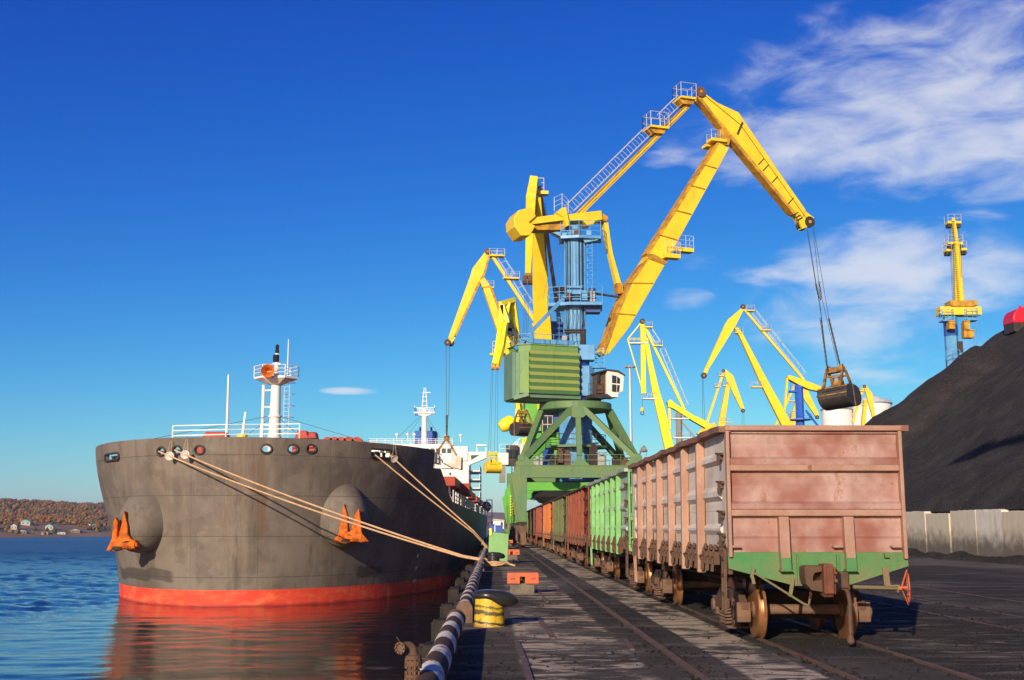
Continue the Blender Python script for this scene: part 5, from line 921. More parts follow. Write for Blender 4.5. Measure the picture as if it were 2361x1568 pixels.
for u, v, h_, tt_ in ((1568, 577, 1.35, .1), (1547, 592, .85, 1.1)): c = A.P(u, v, tt_); p = MB().bar(c - A.d * h_, c + A.d * h_, 1.0, .42, side=A.n).build('platform', 'yellow', T); MB().rail([c - A.d * h_ + A.n * .45, c + A.d * h_ + A.n * .45, c + A.d * h_ - A.n * .45], 1.5, .03, 3, .7).build('railing', 'galvanised', p)
A.poly([(1175, 510), (1186, 492), (1208, 487), (1218, 489), (1226, 506), (1210, 520), (1225, 528), (1212, 550), (1192, 551), (1177, 530)], 2.6, 'counterweight', 'yellow', bevel=.08)
A.poly([(1186, 514), (1226, 507), (1300, 497), (1300, 512), (1225, 522), (1190, 521)], 2.1, 'rocker_arm', 'yellow'); A.poly([(1225, 523), (1292, 520), (1299, 527), (1290, 534), (1225, 534)], 1.5, 'rocker_web', 'yellow_dirty')
A.poly([(1302, 499), (1379, 490), (1382, 511), (1366, 513), (1360, 522), (1347, 524), (1336, 513), (1304, 514)], 1.7, 'rocker_arm', 'yellow', bevel=.03)
A.poly([(1379, 492), (1396, 502), (1398, 508), (1392, 514), (1382, 512)], 1.2, 'rocker_nose', 'yellow_dirty', bevel=.05)
A.poly([(1278, 496), (1288, 484), (1298, 482), (1304, 510), (1305, 524), (1300, 526), (1292, 505)], 1.6, 'rocker_yoke', 'yellow', t=.5)
MB().rail([A.P(1278, 487, .9), A.P(1296, 478, .9), A.P(1310, 492, .9)], 1.4, .03, 3, .7).build('railing', 'galvanised', T)
A.beam([(1394, 514, 11), (1400, 553, 9), (1407, 590, 8), (1424, 655, 11)], 'tie', 'yellow', .7); A.beam([(1424, 654, 15), (1428, 678, 14)], 'tie_end', 'yellow_dirty', .9)
A.beam([(1366, 676, 4), (1427, 685, 4)], 'rack_rod', 'dark_steel', .25); A.poly([(1352, 668), (1366, 668), (1368, 692), (1352, 694)], 1.6, 'rack_drive', 'iron_brown'); A.poly([(1282, 664), (1300, 660), (1308, 676), (1290, 676)], .8, 'winch_gear', 'iron_dark')
mb = MB(); [mb.tube([A.P(u0, v0, t_), A.P(u1, v1, t_)], .022, 4) for (u0, v0), (u1, v1) in (((1293, 530), (1262, 690)), ((1288, 530), (1252, 690)), ((1297, 532), (1275, 700)), ((1306, 534), (1285, 680)))for t_ in (-.4, .4)]; mb.build('rope', 'wire', T)
# ropes with chains, and the grab
def chain(p, q, T, link=.3, r=.035):
    d = (q - p); n_ = max(3, int(d.length / (link * .72))); mb = MB(); dn = d.normalized(); s1 = dn.orthogonal().normalized(); s2 = dn.cross(s1)
    for i in range(n_):
        c = p + d * ((i + .5) / n_); s_ = s1 if i % 2 else s2
        mb.tube([c + dn * (link * .5 * math.cos(a)) + s_ * (link * .28 * math.sin(a)) for a in [6.2832 * k / 8 for k in range(8)]], r, 4, True)
    return mb.build('chain', 'dark_steel', T)
GA = V(A.P(1932, 890))
for (a, b_, t_) in (((1860, 528), (1881, 655), .55), ((1862, 528), (1893, 726), .45), ((1874, 524), (1888, 650), .5), ((1876, 524), (1911, 735), .6)): A.rope(a, b_, .03, (t_,))
for (a, b_) in (((1881, 655), (1890, 692)), ((1888, 650), (1894, 690))): chain(A.P(*a, .55), A.P(*b_, .55), T, .34, .045)
for (a, b_) in (((1893, 726), (1905, 842)), ((1911, 735), (1936, 838)), ((1890, 694), (1908, 848)), ((1896, 692), (1932, 842))): A.rope(a, b_, .028, (.5,))
for (a, b_) in (((1892, 734), (1907, 846)), ((1911, 735), (1936, 840))): chain(A.P(*a, .5), A.P(*b_, .5), T, .34, .045)
def grab(name, label, c, sc_, rz, tilt, arm, shell, group='clamshell grabs hanging from the cranes', open_=0.0):
    """clamshell grab hanging by its top frame; c = middle of the top frame, local x = along the shell axis"""
    T = thing(name, label, 'grab', c, group); M = Matrix.Rotation(tilt, 3, V((0, 1, 0))); M = Matrix.Rotation(rz, 3, 'Z') @ M
    Wp = lambda x, y, z: c + M @ (V((x, y, z)) * sc_)
    mb = MB(); 
    def bxl(x0, x1, y0, y1, z0, z1): mb.add([Wp(x, y, z) for x in (x0, x1) for y in (y0, y1) for z in (z0, z1)], [(0, 1, 3, 2), (4, 6, 7, 5), (0, 4, 5, 1), (2, 3, 7, 6), (0, 2, 6, 4), (1, 5, 7, 3)])
    bxl(-.85, .85, -.42, .42, -.62, -.1); bxl(-.78, -.5, -.25, .25, -.1, .12); bxl(.5, .78, -.25, .25, -.1, .12); mb.build('head_frame', arm, T, bevel=.04)
    for x in (-.82, .82):
        for y in (-1, 1): mb = MB(); mb.bar(Wp(x, y * .36, -.5), Wp(x * 1.02, y * 1.72 + y * open_, -2.35), .2 * sc_, .26 * sc_, .22 * sc_, .34 * sc_, side=M @ V((1, 0, 0))); mb.build('arm', arm, T, bevel=.02)
    mb = MB(); bxl(-.8, .8, -.62, -.5, -1.05, -.92); bxl(-.8, .8, .5, .62, -1.05, -.92); bxl(-.55, .55, -.3, .3, -1.9, -1.45); bxl(-.7, .7, -.5, .5, -2.2, -1.85)
    for x in (-.3, .3): mb.cyl(Wp(x - .05, -.2, -1.35), Wp(x + .05, -.2, -1.35), .28 * sc_, 10)
    mb.build('lower_crosshead', arm, T)
    for y in (-1, 1):
        cs_ = [(0.03, -1.95), (.75, -1.98), (1.3, -2.1), (1.65, -2.32), (1.86, -2.62), (1.95, -2.95), (1.9, -3.25), (1.72, -3.52), (1.45, -3.75), (1.1, -3.92), (.6, -4.03), (.03, -4.06)]; o_ = open_ * y
        mb = MB(); mb.prism([Wp(0, y * a + o_, z) for a, z in cs_], (M @ V((1, 0, 0))) * 2.9 * sc_); s_ = mb.build('shell', shell, T, bevel=.03 * sc_)
        mb = MB(); [mb.prism([Wp(x, y * a + o_, z) for a, z in ((.0, -1.95), (.12, -1.95), (.12, -4.07), (.0, -4.09))], (M @ V((1, 0, 0))) * .06 * sc_) for x in (-1.46, 1.46)]; [mb.bar(Wp(-1.5, y * a + o_, z), Wp(1.5, y * a + o_, z), .08 * sc_, .1 * sc_) for a, z in ((1.57, -2.2), (1.96, -2.9))]; mb.build('shell_lip', arm, s_)
        mb = MB(); mb.prism([Wp(0, y * a + o_, z) for a, z in ((.8, -2.07), (1.5, -2.25), (1.84, -2.56), (1.9, -2.8), (1.84, -2.8))], (M @ V((1, 0, 0))) * 1.9 * sc_); mb.build('shell_opening', 'black', s_)
    return T
grab('clamshell_grab', 'big dirty black clamshell grab with rusty arms swinging above the pink wagon', PY(1925, 845, GA.y), 1.12, R(-38), R(-6), 'grab_arm', 'grab_steel')
# ---- crane B: behind it, jib towards us, bright green portal
B = Crane('second portal crane, bright green portal, its jib folded towards us behind the striped house', 8.15, 150, 253)
portal(B.T, B.o, 'green_bright'); zB_ = lambda v: PY(1275, v, 150).z
MB().prism(octo(B.o, 1.7, 6.2, 13.2), (0, 0, 7)).build('lower_column', 'blue_dark', B.T); MB().lathe([(3.0, 6.35), (3.0, 5.6), (2.2, 4.9), (1.0, 4.6)], (B.o.x, B.o.y - 3.0, 0), (0, 0, 1), 20).build('hub', 'black', B.T)
MB().prism(octo(B.o, 1.5, 13.8, zB_(745)), (0, 0, zB_(745) - 13.8)).build('column', 'blue_dark', B.T); ringdeck(B.T, B.o, 2.6, zB_(790), 'blue_dark', 'blue_dark')
def pbar(T, name, mat, pts, th):
    mb = MB()
    for (u0, v0, y0_, w0), (u1, v1, y1_, w1) in zip(pts[:-1], pts[1:]): mb.bar(PY(u0, v0, y0_), PY(u1, v1, y1_), w0, th, w1, th, side=(1, 0, 0))
    return mb.build(name, mat, T, bevel=.03)
pbar(B.T, 'boom', 'yellow', [(1258, 940, 147, 2.2), (1253, 800, 144, 2.2), (1246, 668, 141, 2.0), (1240, 532, 137.5, 1.35), (1238, 455, 136, .9)], 1.5)
pbar(B.T, 'boom_edge', 'yellow_dirty', [(1270, 800, 145, .7), (1259, 667, 142, .6), (1249, 470, 138, .5)], 1.2)
pbar(B.T, 'jib_head', 'yellow', [(1231, 411, 136, .95), (1224, 458, 135, 1.2), (1221.5, 532, 132, .95), (1217, 636, 128, .65)], 1.0)
for u, y in ((1226.5, 136), (1237, 136)): MB().cyl(PY(u - 3, 417, y), PY(u + 3, 417, y), .55, 12).build('sheave', 'rusty', B.T)
for u in (1210, 1222.5): MB().cyl(PY(u - 5, 646, 128), PY(u + 5, 646, 128), .55, 12).build('sheave', 'rusty', B.T)
MB().box(PY(1250, 446, 137), (1.5, 1.0, .4)).rail([PY(1240, 443, 137), PY(1254, 443, 137)], 1.8, .04, 3, .7).build('platform', 'yellow', B.T)
pbar(B.T, 'stay', 'yellow_dirty', [(1244, 430, 137, .45), (1290, 740, 148, .5)], .5); mb = MB()
for q in range(34): mb.tube([PY(1252 + q * .95, 470 + q * 8, 139), PY(1257 + q * .95, 470 + q * 8, 139)], .04, 4)
for e in (0, 5): mb.tube([PY(1252 + e, 470, 139), PY(1284 + e, 742, 139)], .035, 4)
mb.build('ladder', 'blue_dark', B.T)
mb = MB(); [mb.tube([PY(1211 + i * 3, 650, 128), PY(1204 + i * 4, 812, 129)], .03, 4) for i in range(4)]; mb.build('rope', 'wire', B.T)
hb_c = PY(1234, 968, 156); mb = MB()
for i in range(10): mb.box(hb_c + V((0, 0, -1.6 + i * .36)), (3.6 + .12 * (i % 2), 7, .36))
mb.build('machine_house', 'green_bright', B.T); cbp = PY(1262, 980, 146); cbm = MB().box(cbp, (1.5, 1.6, 2.4)).build('cab', 'iron_brown', B.T, bevel=.1)
for z in (-.5, .55): MB().box(cbp + V((-.05, -.83, z)), (1.15, .06, .75)).build('cab_window', 'glass', cbm)
mb = MB(); [mb.bar(cbp + V((x, -.88, -1.1)), cbp + V((x, -.88, 1.1)), .06, .06) for x in (-.65, 0, .6)]; [mb.bar(cbp + V((-.7, -.88, z)), cbp + V((.7, -.88, z)), .06, .06) for z in (-1.1, 0, 1.1)]; mb.build('cab_guard', 'white_worn', cbm)
mb = MB(); lx_ = 2.45; mb.bar((lx_, 143.6, .6), (lx_, 143.6, 9.4), .12, .12).bar((lx_ + .8, 143.6, .6), (lx_ + .8, 143.6, 9.4), .12, .12); [mb.bar((lx_, 143.6, z), (lx_ + .8, 143.6, z), .06, .06) for z in [1 + .4 * i for i in range(21)]]; mb.build('ladder', 'dark_steel', B.T)
mb = MB(); [mb.bar((2.25 + 0, 144.2, 3.3 + i * .33), (3.55, 144.2, 3.75 + i * .33), .08, .16, side=(0, 1, 0)) for i in range(8)]; mb.build('hazard_stripe', 'yellow_lemon', B.T)
grab('clamshell_grab', 'black clamshell grab hanging left of the green portal struts', PY(1205, 946, 129), .72, R(25), 0, 'grab_arm', 'grab_steel')
mb = MB(); [chain(PY(u, 812, 129), PY(u, 943, 129), B.T, .34, .05) for u in (1201, 1209)]
# ---- crane C: jib reaching over the ship
C_ = Crane('third portal crane, jib reaching left over the ship behind the near crane', 8.15, 190, 186)
portal(C_.T, C_.o, 'green_bright', detail=False)
MB().prism(octo(C_.o, 1.6, 6.2, PY(1246, 850, 190).z), (0, 0, 2 * (PY(1246, 850, 190).z - 6.2) / 2)).build('column', 'blue_dark', C_.T)
C_.beam([(1203, 945, 24), (1172, 805, 24), (1121, 663, 17), (1110, 645, 14)], 'boom', 'yellow', 1.4); C_.beam([(1212, 945, 5), (1182, 805, 5), (1130, 663, 5)], 'boom_edge', 'yellow_dirty', 1.45)
C_.poly([(1117, 583), (1124, 577), (1128, 590), (1116, 632), (1100, 662), (1049, 774), (1040, 783), (1033, 780), (1085, 634), (1089, 620)], 1.0, 'jib_head', 'yellow', bevel=.04)
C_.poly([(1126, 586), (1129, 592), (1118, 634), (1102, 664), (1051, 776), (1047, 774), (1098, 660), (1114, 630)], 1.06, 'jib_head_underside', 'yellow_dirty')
C_.beam([(1044, 776, 13), (1036, 791, 11)], 'jib_nose', 'yellow', .8); C_.sheave(1124, 580, .5, (-.6, .6), mat='rusty'); C_.sheave(1032, 790, .55, (-.5, .5)); C_.sheave(1041, 792, .5, (0,))
C_.beam([(1131, 585, 7), (1240, 752, 7)], 'stay', 'yellow', .5); C_.cage((1143, 592), (1175, 640), 1.1, .35, 1.3); C_.cage((1181, 648), (1236, 738), 1.1, .35, 1.3)
for u, v in ((1145, 591), (1179, 643)): C_.deck(u, v, 1.3, 1.6)
C_.deck(1124, 664, 1.0, 1.4); C_.poly([(1225, 748), (1258, 742), (1262, 758), (1232, 764)], 1.6, 'rocker_arm', 'yellow')
mb = MB(); [mb.tube([C_.P(u0, 795, t_), C_.P(u1, 960, t_)], .03, 4) for u0, u1, t_ in ((1028, 1029, .3), (1036, 1034, .3), (1029, 1030, -.3), (1037, 1035, -.3))]; mb.build('rope', 'wire', C_.T)
for u in (1029, 1032): chain(C_.P(u, 958, .2), C_.P(1030, 1008, .2), C_.T, .42, .06)
gc = C_.P(1030, 1010); T = thing('open_grab', 'open rusty grab hanging over the deck of the ship in front of its bridge', 'grab', gc, 'clamshell grabs hanging from the cranes')
MB().box(gc, (.9, .7, .8)).build('head_frame', 'grab_arm', T, bevel=.05)
for u, v in ((1004, 1048), (1055, 1054)):
    for t_ in (-.7, .7): MB().bar(gc + C_.n * t_ * .4, C_.P(u, v, t_), .22, .3).build('arm', 'grab_arm', T)
MB().prism([C_.P(u, v) for u, v in ((1053, 1050), (1066, 1056), (1065, 1083), (1040, 1078), (1022, 1068), (1036, 1067))], C_.n * 2.2).build('shell', 'white_worn', T); MB().prism([C_.P(u, v) for u, v in ((998, 1046), (1010, 1046), (1022, 1066), (1012, 1072), (996, 1066))], C_.n * 2.2).build('shell', 'grab_steel', T)
MB().prism([C_.P(u, v) for u, v in ((1062.5, 1055), (1066.5, 1057), (1066, 1084), (1061, 1082))], C_.n * 2.26).build('shell_lip', 'grab_steel', T)
# ---- crane D: lattice crane with a white house, yellow grab
D = Crane('lemon yellow lattice crane with white cabins, its boom standing behind the others, left', 4.2, 170, 255)
fl = lambda u, v, y=166: PY(u, v, y)
def tri(T, name, mat, segs, r): mb = MB(); [mb.bar(fl(*a), fl(*b_), r, r) for a, b_ in segs]; return mb.build(name, mat, T)
tri(D.T, 'boom', 'yellow_lemon', [((1166, 745, 164), (1188, 900, 168)), ((1176, 700, 162), (1205, 920, 168)), ((1185, 745, 164), (1196, 880, 168)), ((1166, 760, 164), (1180, 745, 164)), ((1170, 790, 165), (1185, 770, 165)), ((1174, 830, 166), (1192, 800, 166))], .62)
tri(D.T, 'stay', 'yellow_lemon', [((1178, 694, 162), (1196, 806, 166)), ((1186, 694, 162), (1204, 830, 166))], .4)
tri(D.T, 'jib_head', 'yellow_lemon', [((1154, 700, 160), (1185, 691, 162)), ((1155, 702, 160), (1156, 745, 160)), ((1157, 704, 160), (1170, 745, 160)), ((1172, 698, 161), (1164, 740, 161)), ((1156, 745, 160), (1148, 800, 159)), ((1166, 745, 160), (1158, 800, 159)), ((1148, 800, 159), (1141, 842, 158)), ((1158, 800, 159), (1147, 842, 158)), ((1149, 800, 159), (1159, 800, 159))], .62)
MB().box(fl(1149, 818, 160), (2.4, 1, .3)).rail([fl(1136, 816, 160), fl(1162, 816, 160)], 1.8, .04, 3, .8).build('platform', 'yellow', D.T); MB().box(fl(1199, 806, 166), (1.6, 1, .3)).rail([fl(1190, 803, 166), fl(1206, 803, 166)], 1.8, .04, 3, .8).build('platform', 'yellow_lemon', D.T)
for u in (1137, 1147): MB().cyl(fl(u - 4, 845, 158), fl(u + 4, 845, 158), .5, 12).build('sheave', 'yellow_dirty', D.T)
MB().box(fl(1172, 752, 163), (1.1, .8, 1.6)).box(fl(1178, 765, 163), (1.2, .8, 1.0)).build('gear_box', 'steel_grey', D.T)
mb = MB(); [mb.tube([fl(u0, 850, 158), fl(u1, 1040, 158)], .03, 4) for u0, u1 in ((1133.5, 1126.5), (1136.5, 1131), (1144, 1140), (1148, 1147))]; mb.build('rope', 'wire', D.T)
hm = MB().box(fl(1201, 1054, 172), (1.9, 6, 3.6)).build('machine_house', 'white_worn', D.T); MB().box(fl(1160.5, 1059, 169), (1.5, 2.5, 1.75)).build('cab', 'white_paint', D.T, bevel=.05)
mb = MB().box(fl(1180, 1051, 169), (1.7, 1.8, 3.0)); cg = mb.build('cab', 'dark_steel', D.T); [MB().box(fl(1180 + q, 1046, 168) + V((0, -.1, 0)), (.62, .06, 1.2)).build('cab_window', 'glass', cg) for q in (-6, 6)]
MB().rail([fl(1152, 1045, 168), fl(1174, 1045, 168)], 1.3, .04, 2, .8).build('railing', 'galvanised', D.T)
MB().box(fl(1158, 1093, 169), (.9, 2, 2.4)).build('pylon', 'grey_column', D.T); MB().bx(1.6, 5.6, 167, 174, .1, 1.6).bx(2.2, 5, 168, 173, 1.6, 9.6).build('undercarriage', 'green_portal', D.T)
mb = MB(); [mb.tube([fl(u0, v0, 170), fl(u1, v1, 170)], .08, 4) for (u0, v0), (u1, v1) in (((1166, 1040), (1200, 1010)), ((1178, 1036), (1196, 1018)))]; mb.build('brace', 'white_paint', D.T); mb = MB(); mb.bar(fl(1212, 1036, 170), fl(1211, 1010, 170), 1.0, 1.0).bar(fl(1205, 935, 170), fl(1196, 1005, 170), 1.9, 1.6); mb.build('boom_foot', 'yellow_lemon', D.T)
MB().lathe([(.0, -1.2), (.7, -1.1), (1.0, -.5), (1.05, .7), (.8, 1.2), (0, 1.3)], fl(1168, 978, 168), (.8, .1, .45), 12).build('counterweight', 'yellow_lemon', D.T, smooth=True)
gp = fl(1136, 1042, 158); grab('clamshell_grab', 'bright yellow clamshell grab hanging between the ship bridge and the green portal', gp, .72, R(12), 0, 'yellow', 'yellow')
# ---- the cranes of the far yard
def far_crane(label, x, y, az, ymat, boom, head, stay, rocker=None, tie=None, tower=None, decks=(), sheaves=(), ropes=(), cages=(), tmat='blue_bright', port='green_portal', th=1.2, dmat=None):
    c = Crane(label, x, y, az); dmat = dmat or ymat; k = y / F
    ztow = c.P(*tower[:2]).z if tower else c.P(*boom[0][:2]).z
    MB().prism(octo(c.o, tower[2] * k / 2 * 1.08 if tower else 1.6, 7, ztow), (0, 0, ztow - 7)).build('column', tmat, c.T)
    portal(c.T, c.o, port, detail=False)
    c.beam(boom, 'boom', ymat, th); c.poly(head, th * .75, 'jib_head', ymat)
    c.beam([(*stay[0], 5.2), (*stay[1], 5.2)], 'stay', ymat, .5)
    if rocker: c.poly(rocker, 1.8, 'rocker_arm', ymat)
    if tie: c.beam([(*tie[0], 4.5), (*tie[1], 4.5)], 'tie', ymat, .5)
    zz_ = 14.2; MB().box(c.o - c.d * 4.2 + V((0, 0, zz_ + 2.2)), (7, 4.2, 4.4), c.az).build('machine_house', port, c.T)
    for u, v, hw in decks: c.deck(u, v, hw, 1.5, mat=dmat)
    for u, v, r in sheaves: c.sheave(u, v, r)
    if len(sheaves) > 1:
        q = sorted(head + (rocker or []), key=lambda p_: (p_[0] - sheaves[1][0]) ** 2 + (p_[1] - sheaves[1][1]) ** 2)[:2]; c.beam([((q[0][0] + q[1][0]) / 2, (q[0][1] + q[1][1]) / 2, 9), (sheaves[1][0], sheaves[1][1], 8)], 'jib_nose', ymat, .6)
    for a, b_ in cages: c.cage(a, b_, 1.1, .35, 1.5, r=.05)
    for a, b_ in ropes: c.rope(a, b_, .045)
    return c
e = far_crane('lemon yellow crane with a braced upright jib and hook, behind the lamp mast', (1567 - 1135) / F * 240, 240, 180, 'yellow_lemon',
    [(1553, 1075, 22), (1543, 1036, 20), (1524, 950, 20), (1512, 905, 16), (1497, 830, 11), (1489, 780, 8)], [(1476, 744), (1481, 737), (1486, 744), (1488, 772), (1494, 788), (1487, 792), (1489, 908), (1478, 908), (1477, 792)],
    ((1487, 756), (1578, 945)), [(1538, 926), (1545, 922), (1556, 932), (1600, 960), (1606, 962), (1627, 972), (1626, 988), (1598, 972), (1552, 943), (1539, 938)], ((1543, 936), (1544, 990)), (1567, 952, 14), [(1494, 755, .9), (1516, 798, 1.0)], [(1481, 741, .6), (1543, 930, .6)], [((1481, 908), (1481, 944))], [((1492, 762), (1513, 794)), ((1521, 806), (1576, 938))], tmat='grey_column')
e.beam([(1478, 744, 2.6), (1447, 782, 2.6)], 'jib_brace', 'yellow_lemon', .3); e.beam([(1447, 782, 2.6), (1479, 892, 2.6)], 'jib_brace', 'yellow_lemon', .3); e.beam([(1447, 782, 2.2), (1478, 782, 2.2)], 'jib_brace', 'yellow_lemon', .3); e.beam([(1569, 968, 4), (1606, 1012, 4)], 'back_strut', 'steel_grey', .4)
for u, v, h_ in ((1472, 792, 2.0), (1497, 920, 1.5), (1567, 966, 1.8), (1572, 1010, 2.0)): e.deck(u, v, h_, 1.6, mat='white_paint')
MB().lathe([(.1, .9), (.4, .5), (.42, .1), (.2, -.2)], e.P(1481, 948), (0, 0, 1), 10).build('hook_block', 'yellow', e.T); MB().ring(e.P(1481, 953), (0, 1, 0), .35, .09, 12, 5).build('hook', 'dark_steel', e.T)
f = far_crane('yellow crane with a blue column right of the middle, jib head pointing left', (1849 - 1135) / F * 240, 240, 180, 'yellow_bright',
    [(1836, 1020, 22), (1812, 978, 22), (1760, 880, 17), (1708, 774, 9), (1696, 756, 7)], [(1708, 712), (1713, 704), (1718, 712), (1712, 718), (1695, 752), (1634, 850), (1626, 847), (1670, 750), (1678, 737)],
    ((1717, 715), (1853, 876)), [(1813, 870), (1817, 866), (1842, 874), (1890, 892), (1890, 904), (1862, 898), (1838, 887), (1818, 876)], ((1815, 871), (1808, 947)), (1849, 888, 18), [(1729, 717, .9), (1765, 762, 1.0), (1745, 893, 1.2), (1703, 768, .8)], [(1713, 707, .55), (1623, 866, .65)], [((1619, 870), (1621, 1000)), ((1621, 870), (1626, 1000))], [((1733, 722), (1760, 757)), ((1769, 767), (1848, 866))])
ringdeck(f.T, f.o, 2.4, f.P(1849, 968).z, 'blue_bright', 'blue_bright'); MB().box(f.P(1832, 903), (2.2, 1.6, .4)).rail([f.P(1823, 900), f.P(1842, 900)], 1.6, .05, 3, .8).build('platform', 'blue_bright', f.T); f.beam([(1858, 946, 4), (1900, 1000, 4)], 'back_strut', 'blue_bright', .4); f.beam([(1808, 952, 3), (1840, 948, 3)], 'rack_rod', 'steel_grey', .2)
g_ = far_crane('small yellow crane with jib bent right, left of the blue column crane', (1640 - 1135) / F * 330, 330, 0, 'yellow',
    [(1654, 1030, 16), (1662, 982, 15), (1670, 935, 12), (1678, 888, 9)], [(1668, 855), (1672, 852), (1690, 867), (1716, 943), (1707, 942), (1684, 895), (1675, 880)], ((1668, 857), (1628, 980)), [(1629, 976), (1640, 978), (1646, 974), (1648, 990), (1640, 992), (1612, 1004), (1606, 1000)], ((1646, 976), (1654, 1000)), (1630, 990, 12), [(1663, 867, .8), (1654, 892, .8), (1673, 890, .8), (1672, 974, 1.6)], [(1668, 855, .5), (1713, 947, .6)], [((1711, 950), (1711, 1000)), ((1715, 950), (1716, 1000))], tmat='blue_light')
h_c = far_crane('yellow crane half hidden behind the blue column, jib end low on the right', (1836 - 1135) / F * 330, 330, 0, 'yellow',
    [(1818, 1010, 13), (1829, 960, 12), (1842, 912, 9)], [(1836, 880), (1844, 876), (1860, 897), (1888, 957), (1880, 960), (1856, 925), (1846, 905)], ((1836, 880), (1788, 982)), None, None, (1830, 985, 10), [(1825, 925, .8)], [(1884, 962, .6)])
i_c = far_crane('small yellow crane standing in front of the white tanks', (1980 - 1135) / F * 330, 330, 0, 'yellow',
    [(1990, 1000, 11), (1991, 968, 9), (1995, 922, 7)], [(1991, 891), (1996, 889), (2010, 907), (2018, 965), (2012, 967), (1999, 918)], ((1990, 893), (1966, 974)), None, None, (1984, 990, 10), [(1986, 902, .7), (1979, 932, .7), (1994, 934, .8)], [(1993, 891, .5)])
# ---- crane J: seen from behind above the coal heap
J = Crane('crane above the coal heap seen from behind, yellow beam on a blue column', (2214 - 1135) / F * 160, 160, 90); jy = 160; jp = lambda u, v, y=jy: PY(u, v, y)
zJ = lambda v: jp(2214, v).z; cj = J.o; portal(J.T, cj, 'green_portal', detail=False)
for z0, z1, mt_ in ((6.5, zJ(776), 'blue_light'), (zJ(776), zJ(749), 'blue_dark'), (zJ(749), zJ(731), 'blue_light')): MB().prism(octo(cj, .95, z0, z1), (0, 0, z1 - z0)).build('column', mt_, J.T)
mb = MB(); mb.box(jp(2209.5, 719), (5.9, 2, 1.2)); mb.build('counterweight', 'yellow', J.T, bevel=.05); MB().box(jp(2212, 703), (3.4, 2.4, .9)).box(jp(2235, 702), (1.6, 2, .7)).build('rocker_arm', 'yellow_dirty', J.T, bevel=.05)
mb = MB(); mb.bar(jp(2211, 702), jp(2204, 560, 166), 1.15, .8, .8, .7, side=(1, 0, 0)).bar(jp(2204, 560, 166), jp(2197, 505, 168), .62, .6, .5, .5, side=(1, 0, 0)); mb.build('stay', 'yellow', J.T); mb = MB(); mb.bar(jp(2218, 690, 163), jp(2211, 575, 167), .3, .6, side=(1, 0, 0)); mb.build('boom', 'yellow_dirty', J.T)
mb = MB(); mb.bar(jp(2210, 700, 159.4), jp(2197, 508, 167.4), .05, .05); [mb.box(jp(2210 - q * .34, 696 - q * 5, 159.4 + q * .21), (.5, .06, .06)) for q in range(38)]; mb.build('ladder', 'dark_steel', J.T)
for u, v, w, y in ((2197, 515, 2.0, 168), (2199.5, 563, 2.2, 166), (2184, 579, .75, 166), (2219, 577, .8, 166)):
    c = jp(u, v, y); p = MB().box(c, (w, 1.4, .35)).build('platform', 'yellow', J.T); MB().box(c - V((w * .3, .1, .45)), (w * .38, 1.0, .55)).box(c + V((w * .3, -.1, -.45)), (w * .38, 1.0, .55)).build('platform_bracket', 'dark_steel', p); MB().rail([c + V((a * w / 2, b_ * .7, .15)) for a, b_ in ((-1, 1), (-1, -1), (1, -1), (1, 1))], 1.1, .035, 2, .8).build('railing', 'galvanised', p)
for u, v, w in ((2182, 741, 1.6), (2238, 739, 1.6)): c = jp(u, v, 159); p = MB().box(c, (w, 1.6, .2)).build('platform', 'blue_light', J.T); MB().rail([c + V((a * w / 2, b_ * .75, .1)) for a, b_ in ((-1, 1), (-1, -1), (1, -1), (1, 1))], 1.5, .04, 3, .6).build('railing', 'blue_light', p)
for u, v, w, h_ in ((2192, 751, .8, 1.1), (2226, 752, .8, 1.1), (2231, 772, 1.4, 1.0)): MB().box(jp(u, v, 158.5), (w, 1.2, h_)).box(jp(u, v, 158.5) + V((0, -.3, h_ * .55)), (w * 1.1, .9, .15)).build('gear_box', 'yellow_dirty', J.T, bevel=.05)
mb = MB(); [mb.tube([jp(u, 745, 158.5), jp(u + 2, 808, 158.5)], .035, 4) for u in (2244, 2252)]; [mb.tube([jp(2244, v, 158.5), jp(2253, v, 158.5)], .03, 4) for v in range(750, 808, 7)]; mb.build('ladder', 'blue_light', J.T); mb = MB(); [mb.tube([jp(u, 522, 166), jp(u + 9, 705, 160)], .025, 4) for u in (2188, 2190.5, 2209, 2212)]; mb.build('rope', 'wire', J.T)
MB().rail([jp(2182, 829, 158), jp(2214, 826, 158)], 1.2, .05, 2, .7).build('railing', 'blue_light', J.T); MB().rail([jp(2224, 703), jp(2244, 703)], 1.7, .035, 2, .7).build('railing', 'galvanised', J.T); MB().box(jp(2214, 800, 158.4), (.7, .3, 1.6)).build('gear_box', 'dark_steel', J.T)
